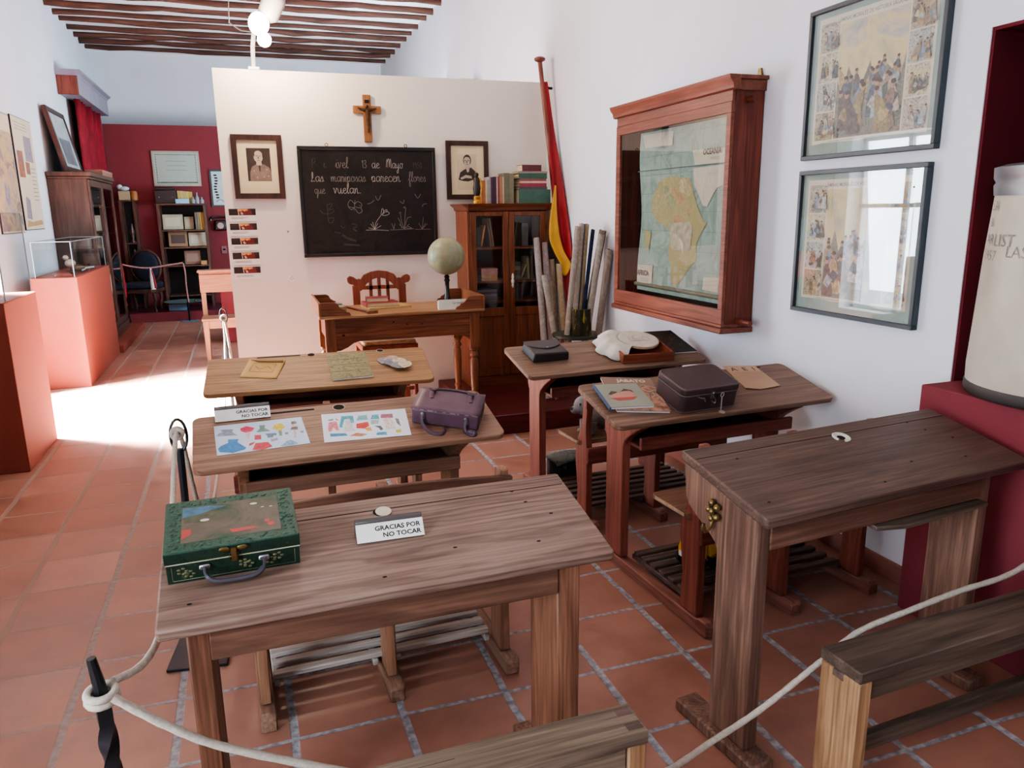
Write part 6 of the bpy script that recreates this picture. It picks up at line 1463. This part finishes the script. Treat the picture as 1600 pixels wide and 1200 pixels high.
def slab(x, y, z, w, d, h, c, name, label, cat, rx=0.0, grp=None, face=None):
    m = MB(pm('slab_' + c[1:], c, .6, var=.08)); m.box(-w / 2, w / 2, -d / 2, d / 2, 0, h)
    if face: m.mat(pm('slab_' + face[1:], face, .6)).box(-w * .38, w * .38, -d / 2 - .001, -d / 2 + .002, h * .2, h * .8)
    return solo(m, name, label, cat, T((x, y, z + abs(rx) * .016)) @ RX(rx), grp, bev=.002)
slab(-1.04, 13.60, 1.3905, .30, .03, .24, '#b3ab92', 'open_booklet', 'wide pale open booklet on the upper shelf of the dark unit', 'book', -.2, face='#c4bda8')
slab(-.80, 13.60, 1.3905, .14, .03, .20, '#aaa287', 'booklet', 'pale booklet in the middle of the upper shelf of the dark unit', 'book', -.2, face='#bdb59a')
for k, c in enumerate(('#6d665c', '#7d7360', '#c2a14a', '#b89a50')): upright(-.70 + k * .035, 13.5, 1.3905, .03, .2, .27, c, ('grey', 'grey-brown', 'bright yellow', 'mustard')[k] + ' book standing at the right end of the upper shelf of the dark unit', 'standing books in the far shelf unit')
slab(-.99, 13.58, 1.1205, .28, .03, .235, '#8d7558', 'framed_picture', 'small brown framed picture on the middle shelf of the dark unit', 'picture', -.15, face='#4d4542')
slab(-.70, 13.58, 1.1205, .26, .03, .22, '#b9ae96', 'paper_card', 'pale card with dark marks on the middle shelf of the dark unit', 'card', -.2, face='#cfc8b5')
slab(-.80, 13.58, .8305, .24, .03, .22, '#8b6a5a', 'booklet', 'reddish booklet on the lower shelf of the dark unit', 'book', -.15, face='#9d8072')
slab(-.63, 13.56, .8305, .09, .2, .06, '#b08a5a', 'wooden_box', 'small tan wooden box on the lower shelf of the dark unit', 'box')
t = thing('radio', 'black box-shaped camera case on top of the dark shelf unit', 'radio', (-1.10, 13.65, 1.8005))
m = MB(pm('black_leatherette', '#17161a', .5)); m.box(-.16, .16, -.1, .1, 0, .21); m.box(-.13, .13, -.08, .08, .2105, .25); m.build('case_body', t, bev=.008)
m = MB(STEEL); m.ball((-.1, -.102, .1), .012, 8, 6); m.ball((.1, -.102, .1), .012, 8, 6); m.build('stud', t)
for k in range(5): upright(-.93 + k * .044, 13.6, 1.8005, .042, .14, .20 - .004 * k, ('#b39a5a', '#c2a860', '#b5a070', '#c9ad58', '#bfa55c')[k], 'mustard book, %s of five on top of the dark shelf unit' % ('leftmost', 'second', 'middle', 'fourth', 'rightmost')[k], 'row of mustard books on the far shelf unit')
slab(-.86, 13.50, 1.8005, .20, .08, .07, '#8fc0dd', 'tissue_box', 'pale blue packet lying before the mustard books', 'box')
for k, (x, h) in enumerate(((-.70, .10), (-.64, .17), (-.57, .10))):
    m = MB(pm('smoky_bottle', '#8a9096', .15, var=.1)); m.lathe([(0, 0), (.03, 0), (.032, h * .5), (.012, h * .72), (.012, h), (0, h)], seg=14)
    solo(m, 'bottle', ('short greyish bottle left of three', 'tallest greyish bottle, middle of three', 'short greyish bottle right of three')[k] + ' on the dark shelf unit', 'bottle', (x, 13.55, 1.8005), 'bottles on the far shelf unit', smooth=60)
t = thing('basket', 'pale woven box with a white ornament on the narrow shelf unit', 'box', (-1.69, 13.74, 1.8605))
m = MB(pm('pale_wicker', '#a89274', .7, var=.2, scale=60)); m.box(-.10, .06, -.1, .1, 0, .14); m.build('box_body', t, bev=.004)
m = MB(pm('white_lace', '#c9d3d6', .7)); m.ball((-.02, 0, .18), .06, 12, 8, (1.3, 1, .6)); m.ball((-.08, 0, .2), .045, 10, 8); m.build('ornament', t)
m = MB(pm('amber_tin', '#9a6a3a', .5, var=.2)); m.lathe([(0, 0), (.05, 0), (.05, .12), (.04, .14), (0, .14)], seg=16); solo(m, 'canister', 'amber brown canister beside the pale woven box', 'canister', (-1.575, 13.74, 1.8605))
for k, z in enumerate((1.2005, .8005)):
    m = MB(pm('silvered_metal', '#a9a29c', .25, .8)); m.lathe([(0, 0), (.04, 0), (.03, .03), (.012, .06), (.03, .12), (.035, .19), (.015, .25), (.02, .28), (0, .3)], seg=14)
    solo(m, 'metal_vase', ('silvered vase on the upper shelf of the narrow unit', 'silvered vase on the lower shelf of the narrow unit')[k], 'vase', (-1.66, 13.72, z), smooth=60)
# armchair
t = thing('armchair', 'dark blue upholstered chair with an oval back on the red platform', 'chair', T((-1.535, 13.29, .1465)) @ RZ(R(-12)))
NAVY = pm('navy_velvet', '#14202f', .85, var=.15, scale=12); CW = W_DKCAB
m = MB(NAVY); m.ball((0, .16, .68), .24, 24, 14, (.86, .22, 1.0)); m.build('back_cushion', t, smooth=70)
m = MB(CW); m.tube([(.225 * math.cos(a * PI / 12), .18, .68 + .26 * math.sin(a * PI / 12)) for a in range(24)], .022, 8, closed=True); m.build('back_frame', t, smooth=70)
m = MB(NAVY); m.prism(rrect(-.27, .27, -.30, .16, .09), 'Z', .36, .45); m.build('seat', t, bev=.03, seg=3)
m = MB(CW); m.prism(rrect(-.275, .275, -.305, .165, .09), 'Z', .30, .359); m.build('seat_frame', t, bev=.006)
for x, y in ((-.22, -.25), (.22, -.25), (-.19, .12), (.19, .12)):
    m = MB(CW); m.tube(smooth_pts([(x, y, .30), (x * 1.08, y * 1.05, .2), (x * .98, y, .09), (x * 1.05, y * 1.05, .001)], 4), [.03] * 4 + [.024] * 4 + [.016] * 5, 8); m.build('leg', t)
m = MB(CW); m.tube([(-.1, .18, .43), (-.12, .18, .36)], .018, 8); m.tube([(.1, .18, .43), (.12, .18, .36)], .018, 8); m.build('back_support', t)
# brazier table
t = thing('brazier', 'round pale metal brazier on a blue foot on the red platform', 'brazier', (-.955, 13.17, .1465))
m = MB(pm('pale_verdigris', '#8ea8a6', .3, .5, var=.15)); m.lathe([(0, .10), (.17, .105), (.30, .125), (.315, .135), (.30, .137), (.17, .118), (0, .113)], seg=40); m.build('dish', t, smooth=60)
m = MB(pm('blue_painted_foot', '#6fa3c7', .5)); m.box(-.24, .02, -.08, .08, 0, .099); m.build('foot', t, bev=.004)
m = MB(BRASS); m.ball((.16, -.05, .135), .022, 10, 8); m.ball((.05, .05, .125), .016, 8, 6); m.build('knob', t)
# barrier of the far room
def barrier_post(x, y, z, h, label, cat='post'):
    t = thing('barrier_post', label, 'post', (x, y, z), 'black rope barrier posts')
    m = MB(BLACKMETAL); m.tube([(0, 0, .012), (0, 0, h)], .014, 10); m.ball((0, 0, h), .022, 10, 8); m.build('pole', t)
    m = MB(pm('blue_grey_base', '#5d7388', .4)); m.box(-.12, .12, -.08, .08, 0, .012); m.build('base_plate', t, bev=.002)
    return t
barrier_post(-.885, 12.78, 0.0005, .92, 'thin black barrier post before the far platform, right one')
barrier_post(-1.80, 12.80, 0.0005, .95, 'thin black barrier post before the far platform, left one at the glazed cabinet')
t = thing('twisted_cord', 'red and white twisted cord with a tassel hung between the far barrier posts', 'rope', (-1.34, 12.78, .8))
RW = pm('pink_twisted_cord', '#b3807f', .8, var=.3, scale=60)
m = MB(RW); m.tube(smooth_pts([(-1.78, 12.78, .915), (-1.55, 12.77, .86), (-1.36, 12.77, .845), (-1.1, 12.77, .88), (-.90, 12.765, .905)], 6), .013, 8); m.tube(smooth_pts([(-.895, 12.76, .90), (-.88, 12.755, .75), (-.885, 12.755, .55), (-.875, 12.757, .30)], 5), .011, 8); m.build('cord', t, world=True)
m = MB(WHITE); m.tube([(-1.36, 12.76, .84), (-1.355, 12.755, .70), (-1.35, 12.755, .52)], [.012, .03, .035], 8); m.mat(pm('tassel_red', '#8c2a30', .8)).tube([(-1.345, 12.745, .82), (-1.32, 12.735, .68), (-1.31, 12.735, .54)], [.008, .014, .018], 8); m.build('tassel', t, world=True)
m = MB(VEL)
m.tube(smooth_pts([(-1.70, 12.30, .93), (-1.69, 12.28, .7), (-1.705, 12.27, .5), (-1.68, 12.27, .34)], 5), [.03] * 6 + [.045] * 6 + [.02] * 4, 8)
t = thing('draped_post', 'leaning black iron post draped with dark red cloth beside the glazed cabinet', 'post', (-1.665, 12.42, .0005))
m.build('red_drape', t, world=True, smooth=70)
q = MB(BLACKMETAL); q.tube([(-1.69, 12.31, .95), (-1.70, 12.36, .3), (-1.665, 12.42, .013)], .016, 8); q.build('pole', t, world=True)
q = MB(BLACKMETAL); q.lathe([(0, .0005), (.11, .0005), (.11, .01), (0, .013)], (-1.665, 12.42, 0), 20); q.build('base', t, world=True)

# pale pine bench desk beside the partition
t = thing('pine_bench', 'pale pine bench with a tall back board, half hidden behind the partition', 'bench', (-.20, 9.0, 0))
x0, x1 = -.50, .60
m = MB(W_FARB); m.box(x0, x1, 9.20, 9.225, .765, .965); m.build('back_board', t, world=True, bev=.004)
m = MB(W_FARB); m.box(x0 - .01, x1, 9.10, 9.26, .995, 1.02); m.box(x0, x1, 9.215, 9.235, .965, .995); m.build('top_ledge', t, world=True, bev=.004)
m = MB(W_FARB); m.box(x0 + .0, x1, 8.86, 9.20, .485, .51); m.build('seat', t, world=True, bev=.004)
m = MB(W_FARB); m.box(x0 + .03, x1, 8.88, 8.90, .40, .484); m.build('seat_rail', t, world=True)
for x in (x0, x1 - .05):
    m = MB(W_FARBZ); m.box(x + .005, x + .055, 9.226, 9.27, 0, .97); m.build('back_post', t, world=True, bev=.003)
    m = MB(W_FARBZ); m.prism([(x + .02, 0), (x + .06, 0), (x + .075, .484), (x + .01, .484)], 'Y', 8.87, 8.92); m.build('leg', t, world=True, bev=.003)
m = MB(PEDRED); m.box(-.33, 1.0, 10.4, 11.1, 0, .75)
solo(m, 'display_plinth', 'red box plinth behind the pale pine bench', 'plinth', bev=.004)

# ------------------------------------------------------------------ rope barrier round the desks
t = thing('iron_post', 'twisted wrought iron post at the bottom left corner holding the rope', 'post', (-.345, 1.545, 0))
m = MB(IRONGLOSS)
m.tube([(-.345, 1.545, .012), (-.345, 1.545, .36)], .016, 10)
# twisted part
vs = []; fs = []; n = 30
for i in range(n + 1):
    z = .36 + .30 * i / n; a = (z - .36) / .26 * PI * 1.6 if z < .62 else .26 / .26 * PI * 1.6
    for k in range(4):
        c = a + k * PI / 2 + PI / 4; vs.append((-.345 + .019 * math.cos(c), 1.545 + .019 * math.sin(c), z))
for i in range(n):
    for k in range(4): fs.append((i * 4 + k, i * 4 + (k + 1) % 4, i * 4 + 4 + (k + 1) % 4, i * 4 + 4 + k))
m.add(vs, fs); m.tube([(-.345, 1.545, .66), (-.3465, 1.543, .71), (-.353, 1.540, .77)], [.015, .012, .009], 10)
m.build('post_shaft', t, world=True)
m = MB(IRONGLOSS); m.box(-.42, -.235, 1.45, 1.62, .0005, .012); m.build('base_plate', t, world=True, bev=.002)
def eye_post(x, y, ztop, lean, label, ring):
    t = thing('iron_post', label, 'post', (x, y, 0))
    m = MB(IRONGLOSS); tx = x + lean
    m.tube([(x, y, .012), (x + lean * .9, y, ztop - .10)], .013, 8); m.build('post_shaft', t, world=True)
    m = MB(IRONGLOSS); r = ring
    m.tube([(tx + r * .55 * math.cos(a * PI / 9), y, ztop - r + r * 1.2 * math.sin(a * PI / 9)) for a in range(18)], .0055, 8, closed=True); m.build('eye', t, world=True)
    m = MB(IRONGLOSS)
    m.add([(x - .11, y - .13, .0005), (x + .10, y - .16, .0005), (x + .12, y + .08, .0005), (x - .075, y + .13, .0005), (x - .11, y - .13, .012), (x + .10, y - .16, .012), (x + .12, y + .08, .012), (x - .075, y + .13, .012)], [(3, 2, 1, 0), (4, 5, 6, 7), (0, 1, 5, 4), (1, 2, 6, 5), (2, 3, 7, 6), (3, 0, 4, 7)]); m.build('base_plate', t, world=True, bev=.002)
eye_post(-.285, 2.86, .90, .008, 'black iron post with an eye standing left of the tan desk', .05)
eye_post(-.185, 6.28, .90, -.008, 'black iron post with a ring in front of the partition edge', .05)
def rope(label, pts, r, knots=()):
    M = T(Vector(pts[0]))
    t = thing('rope', label, 'rope', M)
    m = MB(ROPE); P = smooth_pts(pts, 8)
    m.tube(P, [r * (1 + .06 * math.sin(i * 2.1)) for i in range(len(P))], 8); m.build('rope_strand', t, world=True, smooth=80)
    if knots:
        m = MB(ROPE)
        for (c, rr, ax) in knots:
            X = T(Vector(c)) @ ax
            for k in range(2): m.tube([(rr * math.cos(a * PI / 8), rr * math.sin(a * PI / 8), k * r * 1.7) for a in range(16)], r * .95, 8, X, closed=True)
        m.build('knot', t, world=True, smooth=80)
rope('white rope sagging across the bottom from the twisted post to the right wall', [(-.322, 1.525, .685), (-.23, 1.52, .60), (-.127, 1.52, .522), (.092, 1.52, .404), (.35, 1.50, .29), (.62, 1.495, .19), (.896, 1.50, .165), (1.10, 1.525, .205), (1.25, 1.535, .252), (1.40, 1.545, .318), (1.466, 1.548, .350), (1.60, 1.552, .414), (1.80, 1.555, .444), (2.0, 1.57, .458), (2.22, 1.58, .47), (2.42, 1.60, .52)], .0088, [((-.345, 1.545, .675), .026, RX(.1))])
rope('white rope from the twisted post back to the eyed post beside the tan desk', [(-.325, 1.56, .70), (-.28, 1.66, .672), (-.262, 1.85, .655), (-.268, 2.1, .668), (-.275, 2.4, .73), (-.283, 2.7, .815), (-.281, 2.835, .87)], .0085, [((-.28, 2.853, .862), .018, RX(PI / 2))])
rope('white rope hanging between the eyed post and the post at the partition', [(-.277, 2.875, .865), (-.268, 2.90, .80), (-.262, 2.98, .65), (-.26, 3.15, .47), (-.262, 3.5, .28), (-.262, 4.2, .14), (-.255, 5.0, .13), (-.235, 5.7, .2), (-.215, 6.1, .4), (-.2, 6.25, .65), (-.195, 6.265, .83)], .008)
rope('short white rope end hanging from the ring post at the partition', [(-.192, 6.262, .845), (-.18, 6.24, .78), (-.165, 6.23, .55), (-.155, 6.23, .3), (-.16, 6.22, .12)], .010, [((-.193, 6.262, .84), .018, RX(PI / 2))])
# ------------------------------------------------------------------ clamp spotlights on the partition
t = thing('spotlight', 'pair of glowing white spot lamps on an upright arm above the partition', 'lamp', (.19, 6.56, 2.70))
LW = pm('white_lamp_metal', '#dedcd8', .4)
m = MB(LW); m.box(.15, .23, 6.495, 6.625, 2.7005, 2.72); m.build('clamp', t, world=True)
m = MB(LW); m.tube([(.19, 6.55, 2.71), (.195, 6.50, 2.86), (.215, 6.38, 2.99)], .016, 8); m.build('arm', t, world=True)
m = MB(pm('grey_lamp_can', '#8f8a86', .5)); m.lathe([(.035, 0), (.075, .03), (.085, .17), (.07, .2), (0, .2)], (0, 0, 0), 20, T((.30, 6.36, 3.02)) @ RY(.45) @ RX(.25)); m.build('reflector', t, world=True)
BULB = emit('lit_bulb', '#fff4dc', 9.0)
m = MB(BULB); m.ball((.245, 6.30, 2.985), .075, 20, 12, (1, 1, 1.1)); m.build('bulb', t, world=True, smooth=80)
m = MB(BULB); m.ball((.275, 6.29, 2.875), .052, 20, 12); m.build('bulb', t, world=True, smooth=80)
m = MB(STEEL); m.tube([(.04, 6.40, 3.0), (.06, 6.41, 3.35), (.06, 6.41, 4.2)], .004, 6); m.tube([(.04, 6.40, 3.0), (.12, 6.40, 2.95), (.2, 6.42, 2.95)], .004, 6); m.build('cable', t, world=True)

def lamp(name, typ, loc, power, col=(1, 1, 1), size=1.0, size_y=None, aim=None, **kw):
    l = bpy.data.lights.new(name, typ); l.energy = power; l.color = col
    if typ == 'AREA':
        l.size = size
        if size_y: l.shape = 'RECTANGLE'; l.size_y = size_y
    elif typ in ('POINT', 'SPOT'): l.shadow_soft_size = size
    for k, v in kw.items(): setattr(l, k, v)
    o = bpy.data.objects.new(name, l); COL.objects.link(o); o.location = loc
    if aim is not None: o.rotation_euler = (Vector(aim) - Vector(loc)).to_track_quat('-Z', 'Y').to_euler()
    return o
WARM = (1.0, .80, .58); COOL = (.74, .87, 1.0); BLUE = (.62, .86, 1.0)
lamp('bulb_glow', 'POINT', (.26, 6.08, 2.93), 68, WARM, .06)
# daylight through the two windows of the left wall
lamp('window_daylight', 'AREA', (-2.42, 7.13, 1.5), 220, COOL, 1.4, 1.9, aim=(0.4, 7.0, 1.1))
lamp('window_sunlight', 'AREA', (-3.3, 7.35, 3.1), 5500, (1, .96, .92), .8, .8, aim=(-.8, 7.15, .0), spread=R(50))
lamp('window_daylight_near', 'AREA', (-2.42, .2, 1.5), 85, (.88, .94, 1), 1.7, 1.9, aim=(1.0, .8, 1.0))
# daylight of the far room's unseen window, and added overhead fill without fittings
lamp('far_window_daylight', 'AREA', (2.5, 10.8, 2.3), 330, BLUE, 2.0, 2.2, aim=(-1.5, 12.0, 3.8))
lamp('fill_light', 'AREA', (-.2, -.6, 4.0), 24, (.95, .97, 1), 2.4, 2.4, aim=(.4, 2.6, .6))
lamp('fill_light', 'AREA', (.6, 4.2, 4.05), 16, (1, .95, .9), 1.6, 1.6, aim=(.6, 4.4, 0))

w = bpy.data.worlds.new('sky'); SC.world = w; w.use_nodes = True
bg = w.node_tree.nodes['Background']; bg.inputs['Color'].default_value = (.80, .90, 1.0, 1); bg.inputs['Strength'].default_value = 12.0
SC.view_settings.view_transform = 'AgX'
SC.view_settings.look = 'AgX - Medium High Contrast'
SC.view_settings.exposure = 0.1
SC.cycles.use_denoising = True
SC.cycles.max_bounces = 8; SC.cycles.diffuse_bounces = 4; SC.cycles.glossy_bounces = 4; SC.cycles.transparent_max_bounces = 16
SC.cycles.sample_clamp_indirect = 4.0
SC.cycles.caustics_reflective = False; SC.cycles.caustics_refractive = False
